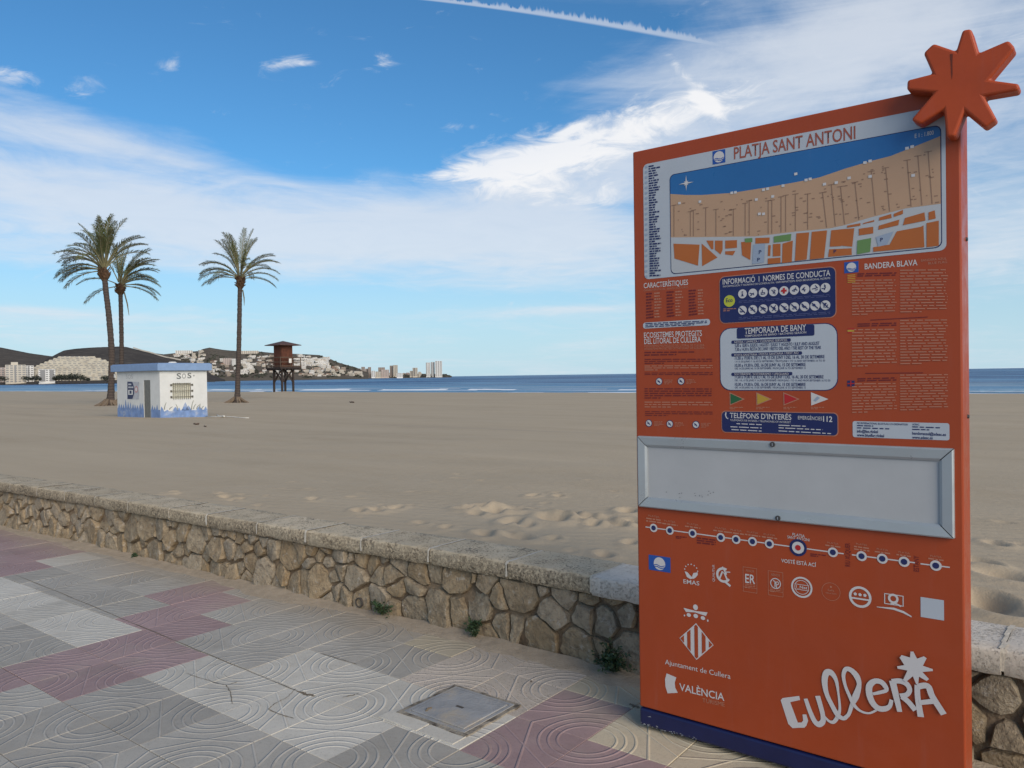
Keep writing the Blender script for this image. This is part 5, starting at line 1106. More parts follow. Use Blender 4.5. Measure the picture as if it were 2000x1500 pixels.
fq('poster_ring_centre', [onL(266.5 + 2 * math.cos(a), 760.5 + 4 * math.sin(a)) for a in np.linspace(0, 6.28, 14, endpoint=False)][::-1], M_hw, .012, 'L', po)
# painted band of grass: blades as flat paint shapes over a blue strip
def grass(face, x0, x1, zt, tips, name):
    mb = MB(); f_ = (lambda u, z: (u, -.004, z)) if face == 'L' else (lambda u, z: (.004, u, z))
    mb.poly([f_(x0, -.4), f_(x1, -.4), f_(x1, zt), f_(x0, zt)])
    for (u, h, w_, ln) in tips: mb.poly([f_(max(x0, u - w_), zt - .001), f_(min(x1, u + w_), zt - .001), f_(min(x1, u + w_ * .45 + ln * .5), zt + h * .6), f_(u + ln, zt + h), f_(max(x0, u - w_ * .55 + ln * .4), zt + h * .5)])
    return mb.obj(name, M_hb2, hut)
zl = onL(270, 796.5)[1]; RG = random.Random(8)
grass('L', -HL, dl - .03, zl - .04, [(-HL + .15 + k * .21, RG.uniform(.16, .42), .10, RG.uniform(-.04, .04)) for k in range(int((HL + dl) / .21))], 'painted_grass'); grass('L', dr2 + .03, 0, zl - .06, [(dr2 + .14 + k * .2, RG.uniform(.12, .42), .085, RG.uniform(-.03, .03)) for k in range(int((-dr2) / .21))], 'painted_grass')
zr = onR(360, 799.5)[1]
grass('R', 0, HD, zr - .05, [(.08, .22, .09, -.03), (.3, .06, .1, 0), (.66, .18, .14, 0), (.8, .14, .1, .04), (1.0, .10, .1, 0), (HD * .52, .36, .17, 0), (HD * .58, .22, .15, .02), (HD * .82, .16, .15, 0), (HD * .96, .14, .08, 0)], 'painted_grass')
M_rd = mat('painted_reed', (.24, .25, .22), .9)
for (px, py, h_, ln) in ((321, 800, .30, .09), (331, 800, .12, .14), (347, 801, .26, -.08), (374, 800, .40, .10), (378, 799, .22, .12), (384, 799, .2, .16), (390, 799, .24, .03), (394, 799, .14, .1)):
    u, z_ = onR(px, py); mb = MB(); P_ = [(u + ln * (k / 5) ** 2, z_ + h_ * k / 5) for k in range(6)]
    for s4 in stroke(P_, [.05, .045, .04, .035, .03, .015]): mb.poly([(.006, p[0], p[1]) for p in s4])
    mb.obj('painted_reed', M_rd, hut)
MB().box(-HL - .12, -HL - .02, -.09, -.01, HWZ - .26, HWZ - .08).obj('wall_lamp', M_hw, hut, bevel=.02)
# ------------------------------------------------------------------ palms
M_tr = bpy.data.materials.new('palm_trunk'); M_tr.use_nodes = True; q = NT(M_tr.node_tree); b = q.n['Principled BSDF']; oc = q.new('ShaderNodeTexCoord').outputs['Object']
oz_ = q.xyz(oc)[2]; rg = q.m('FRACT', q.m('ADD', q.m('MULTIPLY', oz_, 5.), q.m('MULTIPLY', q.noise(oc, 3., 3, .6), .9)))
c = q.mix(q.ramp(rg, .0, .5), (.040, .030, .026), (.092, .070, .058)); c = q.mix(q.ramp(q.noise(oc, 9., 5, .7), .4, .7), c, (.06, .044, .038)); q.l.new(c, b.inputs['Base Color']); b.inputs['Roughness'].default_value = .95; q.l.new(q.bump(q.m('ADD', rg, q.noise(oc, 22., 4, .7)), .8, .05), b.inputs['Normal'])
M_bt = mat('palm_boot', (.085, .05, .03), .95, .4, 9., .9, 22., .2, 0., (.16, .10, .05), 6., .5, .7, 'Object', .05)
M_rt = mat('palm_roots', (.15, .11, .075), .95, .3, 6., .8, 20.)
def leafm(name, col):
    m_ = mat(name, col, .5, .3, 1.2, 0, 1, .4); b = m_.node_tree.nodes['Principled BSDF']; b.inputs['Subsurface Weight'].default_value = 0.; return m_
M_fr = [leafm('palm_leaf', (.105, .120, .050)), leafm('palm_leaf_dry', (.135, .110, .050)), mat('palm_rachis', (.20, .18, .095), .6)]
def frond_mesh(e0, B, L, seed, dry=0):
    R_ = random.Random(seed); mb = MB(); N = 16; pts = [Vector((0, 0, 0))]; dirs = []
    for k in range(N):
        a = math.radians(e0 - B * (k / N) ** 1.35); d = Vector((math.cos(a), .06 * math.sin(k * .5 + seed), math.sin(a))).normalized(); dirs.append(d); pts.append(pts[-1] + d * L / N)
    mb.tube(pts, [.045 * (1 - .88 * k / N) + .006 for k in range(N + 1)], 5, 2)
    nl = 40
    for k in range(nl):
        f_ = .24 + .76 * k / (nl - 1); i = min(N - 1, int(f_ * N)); p = pts[i].lerp(pts[i + 1], f_ * N - i); d = dirs[i]; up = Vector((-d.z, 0, d.x)); sd_ = d.cross(up).normalized()
        up = sd_.cross(d)
        ll = (.62 * math.sin(math.pi * (.16 + .80 * (f_ - .24) / .76)) ** .6 + .05) * R_.uniform(.85, 1.1)
        for s_ in (-1, 1):
            v_ = (d * R_.uniform(.75, 1.05) + sd_ * s_ * R_.uniform(.55, .85) + up * R_.uniform(.05, .40)).normalized(); tip = p + v_ * ll + Vector((0, 0, -.30 * ll * R_.uniform(.4, 1.6)))
            mid = p + v_ * ll * .5 + up * .02; w_ = (d - v_ * d.dot(v_)).normalized() * .021
            mi = 1 if R_.random() < (.16 + dry) else 0
            mb.poly([p - w_ * .5, p + w_ * .5, mid + w_, mid - w_], mi); mb.poly([mid - w_, mid + w_, tip], mi)
    return mb.mesh('frond', M_fr)
CLS = [(86, 22), (79, 38), (70, 50), (60, 62), (49, 74), (38, 80), (25, 72), (10, 60), (-6, 50)]
FM = {(i, j): frond_mesh(e, B, 3.55 - .06 * i + .1 * j, i * 7 + j, .0 if i < 5 else .06 * (i - 4)) for i, (e, B) in enumerate(CLS) for j in range(2)}
def palm(base, tops, r0, r1, fronds, label, boot, seed, hang=None, roots=True, fs=1.):
    """tops: trunk pixels from the ground up, all at the palm's own depth"""
    R_ = random.Random(seed); e = empty('palm_tree', base, 0., label, 'palm tree', 'date palms on the beach'); D = base.y
    def at(px, py): d = ray(px, py); return CAM + d * (D / d.y) - Vector(base)
    ctl = [Vector((0, 0, -.4))] + [at(*p) for p in tops]; P_ = smooth_3(ctl, 14); n = len(P_); rad = []
    for k in range(n):
        f_ = k / (n - 1); z_ = P_[k].z; r = r0 + (r1 - r0) * f_; r *= 1 + .75 * math.exp(-max(z_, 0) / .45) + (.045 if k % 2 else -.035); rad.append(r)
    MB().tube(P_, rad, 14, 0, True, .05).obj('trunk', M_tr, e, True)
    top = P_[-1]; mb = MB(); hb_ = boot
    mb.tube([top + Vector((0, 0, -.95 * hb_)), top + Vector((0, 0, -.6 * hb_)), top + Vector((0, 0, -.2 * hb_)), top + Vector((0, 0, .25 * hb_)), top + Vector((0, 0, .6 * hb_))], [r1 * 1.0, r1 * 1.8, r1 * 2.15, r1 * 1.6, r1 * .8], 14, 0, True, .16)
    for k in range(40):
        a = R_.uniform(0, 6.28); z_ = R_.uniform(-.7, .3) * hb_; o_ = Vector((math.cos(a), math.sin(a), 0)); p = top + o_ * r1 * 1.6 + Vector((0, 0, z_)); mb.beam(p, p + o_ * .16 + Vector((0, 0, R_.uniform(.08, .3))), .09, .04)
    mb.obj('crown_base', M_bt, e)
    for (i, az_, j) in fronds:
        mobj('frond', FM[(i, j)], e, top + Vector((0, 0, .12 + .05 * (8 - i))) + Vector((math.cos(az_), math.sin(az_), 0)) * r1 * .7, (R_.uniform(-.10, .10), R_.uniform(-.06, .06), az_), fs * R_.uniform(.9, 1.06))
    if hang:
        a, b_ = at(*hang[0]), at(*hang[1]); mb = MB(); mb.tube([a, a.lerp(b_, .5) + Vector((.05, 0, 0)), b_], [.05, .05, .015], 6, 1); mb.obj('dead_frond', M_fr, e)
    if roots:
        mb = MB(); 
        for k in range(26):
            a = R_.uniform(0, 6.28); l_ = R_.uniform(.4, .95); mb.tube([(math.cos(a) * r0, math.sin(a) * r0, .42), (math.cos(a) * (r0 + l_ * .4), math.sin(a) * (r0 + l_ * .4), .16), (math.cos(a) * (r0 + l_), math.sin(a) * (r0 + l_), -.08)], [.09, .09, .05], 5)
        mb.obj('roots', M_rt, e)
    return e
def smooth_3(C, n):
    o = []; N = len(C)
    for k in range(N - 1):
        p0, p1, p2, p3 = C[max(k - 1, 0)], C[k], C[k + 1], C[min(k + 2, N - 1)]
        for i in range(n): f_ = i / n; o.append((p1 * 2 + (p2 - p0) * f_ + (p0 * 2 - p1 * 5 + p2 * 4 - p3) * f_ ** 2 + (p1 * 3 - p0 - p2 * 3 + p3) * f_ ** 3) * .5)
    return o + [C[-1]]
def crown(seed, n_up, sides):
    R_ = random.Random(seed); F_ = [(R_.choice([0, 1, 1, 2, 2, 3, 3]), R_.uniform(0, 6.28), R_.randint(0, 1)) for _ in range(n_up)]
    return F_ + [(i, math.radians(a), R_.randint(0, 1)) for i, a in sides]
b3 = sand_hit(463, 786.5)
palm(b3, [(464, 760), (466.5, 680), (468, 600), (469, 549)], .195, .165, crown(31, 13, [(3, 160), (3, 20), (4, 185), (4, 172), (4, 8), (4, 350), (5, 182), (5, 176), (5, 3), (6, 180), (6, -4), (6, 160), (7, 184), (7, 2), (5, 90), (6, 250), (4, 300), (5, 300), (4, 60)]), 'single tall palm with roots bared in the sand, standing apart from the pair', .62, 5, ((474, 566), (477, 597)), True, .97)
b1 = sand_hit(214, 792)
palm(b1, [(217, 760), (218, 690), (213, 620), (207, 570), (203.5, 532)], .215, .175, crown(17, 16, [(3, 150), (3, 30), (3, 10), (4, 180), (4, 172), (4, 195), (5, 178), (5, 170), (5, 186), (6, 180), (6, 172), (7, 184), (7, 178), (7, 190), (4, 12), (3, 350), (4, 250), (5, 270), (8, 182)]), 'taller leaning palm of the pair beside the hut', .62, 6, None, True, 1.02)
b2_ = sand_hit(237, 789)
palm(b2_, [(237, 740), (237.5, 680), (236.5, 620), (235, 562)], .17, .155, crown(23, 12, [(3, 10), (3, 25), (4, 0), (4, 350), (4, 8), (5, 2), (5, 350), (5, 12), (6, 4), (6, -6), (7, 0), (7, 10), (8, 3), (8, 182), (6, 200), (5, 300), (3, 340), (2, 10), (4, 80)]), 'shorter straight palm of the pair, its foot hidden behind the hut', .60, 9, ((243, 572), (252, 616)), True, .95)
# ------------------------------------------------------------------ lifeguard tower
M_w1 = mat('tower_wood', (.10, .036, .020), .75, .3, 3., .4, 30., .3); M_w2 = mat('tower_dark_wood', (.036, .024, .019), .8, .3, 4.); M_rf = mat('tower_roof', (.085, .045, .036), .8, .2, 4.); M_rl = mat('tower_rail', (.085, .055, .035), .8, .25, 5.)
dn = ray(551.3, 764.5); tb_ = CAM + dn * (85. / dn.y); DT = tb_.y; tb_.z = float(zsand(np.array([to_ts(tb_)[0]]), np.array([to_ts(tb_)[1]]))[0])
tower = empty('lifeguard_tower', tb_, RZ, 'brown wooden lifeguard tower on stilts with pyramid roof and railed deck', 'lifeguard tower')
PXM = DT / FPX; A_ = 37.8 * PXM / 1.454
hz_ = lambda py: tb_.z * 0 + CAMH - (py - hz(553)) * PXM - tb_.z
zd, zc0, ze, za, zrl = hz_(717), hz_(716), hz_(674.5), hz_(665), hz_(698)
mid_ = Vector((-A_ / 2, A_ / 2, 0))
legs = [(0, 0), (-A_, 0), (0, A_), (-A_, A_)]
for (x_, y_) in legs: MB().box(x_ - .09, x_ + .09, y_ - .09, y_ + .09, -.8, zd - .12).obj('leg', M_w2, tower)
for (a, b_) in (((0, 0), (-A_, 0)), ((0, 0), (0, A_)), ((-A_, 0), (-A_, A_)), ((0, A_), (-A_, A_))):
    m_ = ((a[0] + b_[0]) / 2, (a[1] + b_[1]) / 2)
    for p in (a, b_):
        MB().beam((p[0], p[1], zd * .33), (p[0] + (m_[0] - p[0]) * .92, p[1] + (m_[1] - p[1]) * .92, zd * .72), .09).obj('brace', M_w2, tower); MB().beam((m_[0] + (p[0] - m_[0]) * .1, m_[1] + (p[1] - m_[1]) * .1, zd * .66), (p[0], p[1], zd - .16), .08).obj('brace', M_w2, tower)
OV = (71 - 37.8) * PXM / 1.454 / 2
mb = MB(); MB().box(-A_ - OV, OV, -OV, A_ + OV, zd - .17, zd).obj('deck', M_w2, tower)
for k in range(6):
    y_ = -OV + .2 + (A_ + 2 * OV - .4) * k / 5; MB().box(-A_ - OV + .02, OV - .02, y_ - .05, y_ + .05, zd - .32, zd - .171).obj('joist', M_w2, tower)
cab = MB().box(-A_ + .02, -.02, .02, A_ - .02, zd + .001, ze).obj('cabin', M_w1, tower)
npl = 7
for k in range(npl):
    a, b_ = .03 + (A_ - .06) * k / npl, .03 + (A_ - .06) * (k + 1) / npl
    MB().box(-b_ + .006, -a - .006, -.004, .021, zd + .01, ze - .01).obj('plank', M_w1, cab); MB().box(-.021, .004, a + .006, b_ - .006, zd + .01, ze - .01).obj('plank', M_w1, cab)
RB = 73 * PXM / 1.454; cx_, cy_ = -A_ / 2, A_ / 2; mb = MB(); C4 = [(cx_ - RB / 2, cy_ - RB / 2, ze), (cx_ + RB / 2, cy_ - RB / 2, ze), (cx_ + RB / 2, cy_ + RB / 2, ze), (cx_ - RB / 2, cy_ + RB / 2, ze)]; up_ = Vector((0, 0, .07)); ap = (cx_, cy_, za)
for k in range(4):
    a, b_ = Vector(C4[k]), Vector(C4[(k + 1) % 4]); mb.poly([a, b_, b_ + up_, a + up_]); mb.poly([a + up_, b_ + up_, ap])
mb.poly([Vector(p) for p in C4][::-1]); mb.obj('roof', M_rf, tower)
cn = [(OV - .05, -OV + .05), (-A_ - OV + .05, -OV + .05), (-A_ - OV + .05, A_ + OV - .05), (OV - .05, A_ + OV - .05)]
for k in range(4):
    a, b_ = cn[k], cn[(k + 1) % 4]
    for z_ in (zrl, zd + (zrl - zd) * .52, zd + .12): MB().beam((a[0], a[1], z_), (b_[0], b_[1], z_), .075, .10).obj('rail', M_rl, tower)
    for f_ in (0, .5): MB().box(a[0] + (b_[0] - a[0]) * f_ - .035, a[0] + (b_[0] - a[0]) * f_ + .035, a[1] + (b_[1] - a[1]) * f_ - .035, a[1] + (b_[1] - a[1]) * f_ + .035, zd, zrl + .04).obj('rail_post', M_rl, tower)
MB().box(OV - .012, OV + .010, -OV + .47 * (A_ + 2 * OV) - .17, -OV + .47 * (A_ + 2 * OV) + .17, zd + .45, zd + .92).obj('notice', mat('notice_white', (.62, .60, .55), .7), tower)
# ------------------------------------------------------------------ litter on the sand
M_dw = mat('driftwood', (.10, .065, .045), .9); M_rp = mat('pale_cane', (.62, .60, .54), .8)
def stick(px0, py0, px1, py1, r, m_, label, name='driftwood'):
    a, b_ = sand_hit(px0, py0), sand_hit(px1, py1); base = a.lerp(b_, .5); base.z = min(a.z, b_.z); P_ = [a.lerp(b_, k / 6) for k in range(7)]
    P_ = [Vector((p.x, p.y, float(zsand(np.array([to_ts(p)[0]]), np.array([to_ts(p)[1]]))[0]) + r * .6 + (random.uniform(0, r)))) for p in P_]
    o = MB().tube([p - base for p in P_], [r * random.uniform(.7, 1.1) for _ in P_], 6, 0, True, .15).obj(name, m_, None, True); o.location = base; return tag(o, label, name.replace('_', ' '))
stick(402, 814.5, 486, 817.5, .022, M_rp, 'long pale cane lying on the sand just past the hut', 'cane')
stick(424, 813, 438, 815.5, .035, M_rp, 'short pale cane lying across the longer cane by the hut', 'cane')
stick(379, 829.5, 388, 830, .028, M_dw, 'dark scrap of driftwood on the sand in front of the hut')
stick(683, 786.5, 691, 787, .045, M_dw, 'dark scrap of driftwood lying alone on the open sand beyond the tower')
stick(399, 833.5, 403, 834, .018, M_dw, 'smallest dark scrap of driftwood in front of the hut')
# ------------------------------------------------------------------ far shore: hills
def dirv(px): d = ray(px, hz(px)); return Vector((d.x / d.y, 1, 0))
def hillmat(name, c1, c2, c3, sc):
    m_ = bpy.data.materials.new(name); m_.use_nodes = True; t = NT(m_.node_tree); b = t.n['Principled BSDF']; g = t.new('ShaderNodeNewGeometry').outputs['Position']
    c = t.mix(t.ramp(t.noise(g, sc, 7, .65), .35, .65), c1, c2); c = t.mix(t.ramp(t.noise(g, sc * 4, 6, .7), .52, .68), c, c3); c = t.mix(t.m('MULTIPLY', t.ramp(t.noise(g, sc * 16, 5, .7), .5, .7), .5), c, tuple(k * .6 for k in c1))
    t.l.new(c, b.inputs['Base Color']); b.inputs['Roughness'].default_value = 1.; b.inputs['Specular IOR Level'].default_value = .0; t.l.new(t.bump(t.noise(g, sc * 9, 6, .7), .6, 6.), b.inputs['Normal']); return m_
class Hill:
    def __init__(s, name, sky, Df, Dr, m_, p=.85, amp=.04, step=2.5, back=400, nv=16):
        s.x = [a for a, _ in sky]; s.y = [b_ for _, b_ in sky]; s.Df, s.Dr, s.p = Df, Dr, p
        xs = np.arange(s.x[0], s.x[-1] + .1, step); mb = MB(); rows = []
        for px in xs:
            r_ = []
            for k in range(nv + 1):
                P_ = s.pt(px, k / nv); n_ = mn.fractal(Vector((P_.x * .004, P_.y * .004, 3)), .8, 2., 4) * amp * s.h(px) * math.sin(math.pi * k / nv) if k < nv else 0.
                r_.append(P_ + Vector((0, 0, n_ + (.35 * mn.noise(Vector((px * .6, 3, 0))) if k == nv else 0))))
            e = r_[-1] + dirv(px) * back; e.z = -4; r_.append(e); rows.append(r_)
        n = nv + 2
        for r_ in rows: mb.v += [tuple(p_) for p_ in r_]
        for i in range(len(rows) - 1):
            for k in range(n - 1): mb.f.append((i * n + k, (i + 1) * n + k, (i + 1) * n + k + 1, i * n + k + 1)); mb.m.append(0)
        s.o = mb.obj(name, m_, None, True); s.o['kind'] = 'structure'
    def h(s, px): return (hz(px) - float(np.interp(px, s.x, s.y))) * s.Dr / FPX + CAMH
    def pt(s, px, v_):
        D = s.Df + (s.Dr - s.Df) * v_; d = dirv(px); h = SEA - .5 + (s.h(px) - SEA + .5) * v_ ** s.p; return Vector((d.x * D, D, h))
    def hit(s, px, py):
        lo_, hi = 0., 1.
        for _ in range(30):
            m_ = (lo_ + hi) / 2; p = s.pt(px, m_); y_ = hz(px) - (p.z - CAMH) * FPX / p.y
            if y_ > py: lo_ = m_
            else: hi = m_
        return s.pt(px, (lo_ + hi) / 2)
MH1 = hillmat('hill_scrub', (.095, .084, .074), (.12, .106, .092), (.155, .135, .11), .012); MH2 = hillmat('hill_near_scrub', (.076, .069, .064), (.10, .09, .081), (.135, .118, .098), .015); MH3 = hillmat('town_hill', (.13, .108, .085), (.17, .145, .115), (.075, .078, .058), .012)
hA = Hill('far_hill', [(-260, 672), (-120, 668), (-40, 672), (0, 678), (30, 684), (60, 690), (96, 695), (125, 699), (170, 708), (220, 716)], 1500, 2300, MH1)
hB = Hill('near_hill', [(60, 722), (80, 710), (96, 699), (104, 695.5), (114, 690), (126, 684.5), (145, 681.5), (164, 679.8), (190, 678.3), (211, 677.5), (230, 676.8), (248, 677.5), (262, 681), (288, 688.5), (325, 699), (350, 704.5), (366, 707), (395, 722), (425, 735), (440, 741)], 1330, 1750, MH2)
hC = Hill('town_hill', [(225, 684), (262, 681), (285, 687), (298, 689), (320, 692), (340, 690), (365, 687.5), (388, 685.5), (398, 681.5), (410, 678.8), (420, 680.5), (435, 683), (449, 684.5), (470, 686), (502, 686), (520, 688), (545, 690), (575, 691), (598, 692), (625, 693.5), (636, 698), (648, 702), (660, 707.5), (680, 713.5), (694, 717), (706, 722), (720, 727)], 1650, 2350, MH3)
hD = Hill('headland', [(640, 733), (690, 727), (730, 727), (790, 729), (830, 730), (868, 731), (880, 733.5), (884.5, 735)], 2250, 2600, MH3, 1., .02, 2.5, 200, 6)
hE = Hill('shore_flat', [(-320, 738), (-100, 738), (0, 738.5), (60, 739), (120, 739.5), (180, 740), (240, 740), (300, 740), (420, 739)], 1130, 1340, MH2, .5, .0, 10, 150, 4)
# ------------------------------------------------------------------ far shore: houses on the slope
MW = [mat('house_white', (.70, .67, .62), .9, .06, .2), mat('house_cream', (.58, .52, .43), .9, .08, .2), mat('house_tan', (.36, .29, .225), .9, .1, .2), mat('house_pink', (.40, .30, .27), .9, .1, .2)]; MWIN = flat('window_dark', (.10, .10, .10), .5); MTILE = mat('roof_tile', (.26, .13, .08), .9, .15, .3)
def house_mesh(kind, m_):
    mb = MB(); mats = [m_, MWIN, MTILE]
    def wins(x0, x1, n, z0, z1, y_):
        w_ = (x1 - x0) / n
        for k in range(n): a = x0 + w_ * (k + .22); b_ = x0 + w_ * (k + .78); mb.poly([(a, y_ - .06, z0), (b_, y_ - .06, z0), (b_, y_ - .06, z1), (a, y_ - .06, z1)], 1)
    if kind == 0:      # two cubes, stepped terrace
        mb.box(-4.5, 4.5, 0, 8, -6, 3.2); mb.box(-2.5, 4.5, 3, 8, 3.2, 6.2); wins(-4, 4, 3, .6, 2.4, 0); wins(-2, 4, 2, 3.9, 5.5, 3); mb.box(-4.6, 4.6, -.2, .05, 3.2, 4.0)
    elif kind == 1:    # three-storey block with loggias
        mb.box(-6, 6, 0, 9, -6, 9.6)
        for f_ in range(3): wins(-5.7, 5.7, 4, f_ * 3.1 + .7, f_ * 3.1 + 2.5, 0); mb.box(-6.1, 6.1, -.9, 0.1, f_ * 3.1 - .15, f_ * 3.1 + .15)
    elif kind == 2:    # villa with a tiled hip roof
        mb.box(-5, 5, 0, 8, -6, 5.4); wins(-4.6, 4.6, 3, .7, 2.2, 0); wins(-4.6, 4.6, 3, 3.4, 4.8, 0)
        C4_ = [Vector(p) for p in ((-5.5, -.5, 5.4), (5.5, -.5, 5.4), (5.5, 8.5, 5.4), (-5.5, 8.5, 5.4))]; r1_, r2_ = Vector((-1.8, 4, 7.3)), Vector((1.8, 4, 7.3))
        mb.poly([C4_[0], C4_[1], r2_, r1_], 2); mb.poly([C4_[1], C4_[2], r2_], 2); mb.poly([C4_[2], C4_[3], r1_, r2_], 2); mb.poly([C4_[3], C4_[0], r1_], 2)
    elif kind == 3:    # stepped row of terrace houses
        for k in range(4): x0 = -9 + k * 4.5; z_ = k * .5; y0 = (k % 2) * .8; mb.box(x0, x0 + 4.4, y0, 8, -6, 5.6 + z_); wins(x0 + .4, x0 + 4, 1, .7 + z_, 2.4 + z_, y0); wins(x0 + .4, x0 + 4, 2, 3.5 + z_, 5. + z_, y0)
    else:              # slab block, six floors
        mb.box(-8, 8, 0, 10, -6, 18)
        for f_ in range(6): wins(-7.7, 7.7, 5, f_ * 3 + .8, f_ * 3 + 2.3, 0); mb.box(-8.1, 8.1, -.8, .1, f_ * 3 - .12, f_ * 3 + .2)
    return mb.mesh('house', mats)
HM = {(k, c_): house_mesh(k, MW[c_]) for k in range(5) for c_ in range(4)}
KN = ['stepped house', 'three-storey block', 'tile-roofed villa', 'row of terrace houses', 'slab apartment block']; CN = ['white', 'cream', 'tan', 'pinkish']
RH = random.Random(21); nh = 0
zones = [  # (hill, x0, x1, ytop(x0), ytop(x1), ybot, count, kinds, colours, where, scale)
    (hC, 342, 372, 690, 690, 700, 12, (0, 3, 2), (0, 0, 0, 1), 'on the shoulder of the hill above the hut', .85),
    (hC, 372, 402, 689, 688, 716, 16, (0, 1, 3, 2), (0, 1, 1), 'below the bald peak of the hill', .8),
    (hC, 410, 462, 706, 700, 735, 20, (0, 2, 1), (0, 1, 2), 'low on the slope beside the single palm', .75),
    (hC, 470, 498, 694, 694, 733, 36, (3, 1, 0), (0, 0, 1), 'in the dense white quarter past the single palm', .8),
    (hC, 498, 535, 691, 692, 737, 30, (0, 2, 1, 3), (0, 1, 2), 'among the trees left of the lifeguard tower', .75),
    (hC, 575, 640, 693.5, 700, 716, 76, (3, 3, 0), (0, 0, 0, 1), 'in the white terraces on the upper slope past the tower', .92),
    (hC, 536, 615, 718, 718, 737, 26, (0, 2, 1), (1, 2, 0), 'low above the water behind the tower', .75),
    (hC, 608, 662, 714, 718, 736, 52, (3, 1, 0, 2), (0, 1, 1, 2), 'on the lower slope past the tower', .75),
    (hD, 700, 832, 731, 731, 736, 26, (0, 2, 1), (0, 1, 3), 'low on the flat headland', .7),
    (hC, 664, 706, 722, 727, 736, 16, (1, 0, 1), (1, 1, 2), 'where the hill runs out to the headland', .8)]
hgt_ = {0: 6.2, 1: 9.6, 2: 7.3, 3: 7., 4: 18.}
for (hl, x0, x1, ya, yb, y1, n, kinds, cols, where, sc) in zones:
    for k in range(n):
        px = RH.uniform(x0, x1); f_ = (px - x0) / (x1 - x0); yt = ya + (yb - ya) * f_; py = yt + (y1 - yt) * RH.random() ** .9; ki, c_ = RH.choice(kinds), RH.choice(cols)
        p = hl.hit(px, py); s_ = sc * RH.uniform(.8, 1.2); p.z -= .5; a = math.atan2(-p.x, p.y)
        o = mobj('house', HM[(ki, c_)], None, p, (0, 0, a + RH.uniform(-.5, .5)), s_); nh += 1
        tag(o, f'{CN[c_]} {KN[ki]} {where}', 'house', f'houses {where}')
# ------------------------------------------------------------------ larger blocks
def block(pxl, pxr, pyt, pyb, D, label, m_, depth=18, cols=4, gap=None, rot=0., winm=MWIN, name='apartment_block', pent=0., balc=None):
    w_ = (pxr - pxl) * D / FPX; pc = (pxl + pxr) / 2; d = dirv(pc); hzz = hz(pc); z0 = CAMH - (pyb - hzz) * D / FPX; z1 = CAMH - (pyt - hzz) * D / FPX; H_ = z1 - z0; base = Vector((d.x * D, D, z0))
    e = empty(name, base, math.atan2(-base.x, base.y) * 1. + rot, label, 'apartment block'); nf = max(2, round(H_ / 3.1)); fh = H_ / nf
    MB().box(-w_ / 2, w_ / 2, 0, depth, -4, H_).obj('wall', m_, e)
    cw = w_ / cols; wm = MB().box(-cw * .34, cw * .34, -.12, .02, -fh * .24, fh * .26).mesh('window', winm)
    for f_ in range(nf):
        for k in range(cols): mobj('window', wm, e, (-w_ / 2 + cw * (k + .5), 0, fh * (f_ + .52)))
        if balc: MB().box(-w_ / 2 - .1, w_ / 2 + .1, -1.1, .02, fh * f_ - .15, fh * f_ + .75).obj('balcony', balc, e)
    if pent: MB().box(-w_ * .22, w_ * .12, 4, depth - 4, H_, H_ + pent).obj('penthouse', m_, e)
    if gap:
        for (a, b_) in gap: MB().box(-w_ / 2 + w_ * a, -w_ / 2 + w_ * b_, -.25, .02, 0, H_ - .5).obj('stair_recess', winm, e)
    return e
G1 = flat('window_grey', (.20, .20, .20), .5); MWH = mat('tower_white', (.66, .65, .62), .9, .04, .1); MBE = mat('block_beige', (.50, .45, .37), .9, .06, .1); MPK = mat('block_pinkish', (.46, .38, .34), .9, .06, .1); MBR = mat('block_brown', (.30, .24, .20), .9, .1, .1)
block(-22, 13.5, 718, 746, 1165, 'pinkish block with sloping terraces at the edge of the bay', MPK, 20, 6, None, 0, G1, balc=MPK)
block(14, 48, 712.5, 747, 1150, 'broad beige apartment block by the bay, penthouse on its roof', MBE, 16, 5, [(.44, .52)], 0, G1, pent=4.)
block(48.5, 65, 714, 741, 1175, 'white striped apartment block squeezed against the broad beige one', MWH, 16, 3, [(.0, .06), (.44, .56)], 0, G1)
block(78, 106, 721.5, 745, 1145, 'white block with a windowless centre strip before the stepped building', MWH, 15, 5, [(.1, .4), (.66, .92)], 0, G1)
# stepped building: each storey a terrace narrower than the one below
D = 1215.; pc = 150; d = dirv(pc); base = Vector((d.x * D, D, CAMH - (743.5 - hz(pc)) * D / FPX)); st_b = empty('stepped_building', base, math.atan2(-base.x, base.y), 'huge stepped apartment building like a cut-off pyramid below the dark hill', 'apartment block')
MST = mat('terrace_stone', (.46, .42, .34), .9, .1, .1, 0, 1, .2, 0., (.36, .32, .26), .15, .45, .65); ol = [(743.5, 64, 226), (722, 72, 222), (714, 84, 217), (705, 103, 203), (697, 121, 180), (695, 124, 176)]
nf = 14; k_ = D / FPX
for f_ in range(nf):
    py = 743.5 - (743.5 - 695) * f_ / nf; xl = np.interp(-py, [-a for a, _, _ in ol], [b_ for _, b_, _ in ol]); xr = np.interp(-py, [-a for a, _, _ in ol], [c_ for _, _, c_ in ol]); z0 = (743.5 - py) * k_; fh = (743.5 - 695) / nf * k_; y0 = f_ * 1.7
    a, b_ = (xl - pc) * k_, (xr - pc) * k_
    MB().box(a + 1, b_ - 1, y0 + 1.6, 60, z0, z0 + fh - .02).obj('storey', MST, st_b); MB().box(a, b_, y0, y0 + 1.75, z0 + .02, z0 + fh * .52).obj('terrace', MST, st_b)
    nwn = int((b_ - a) / 7); wm = MB().box(-2.1, 2.1, -.1, .02, 0, fh * .40).mesh('window', G1)
    for k in range(nwn): 
        if random.random() < .8: mobj('window', wm, st_b, (a + 3.5 + (b_ - a - 7) * (k + .5) / nwn, y0 + 1.6, z0 + fh * .55))
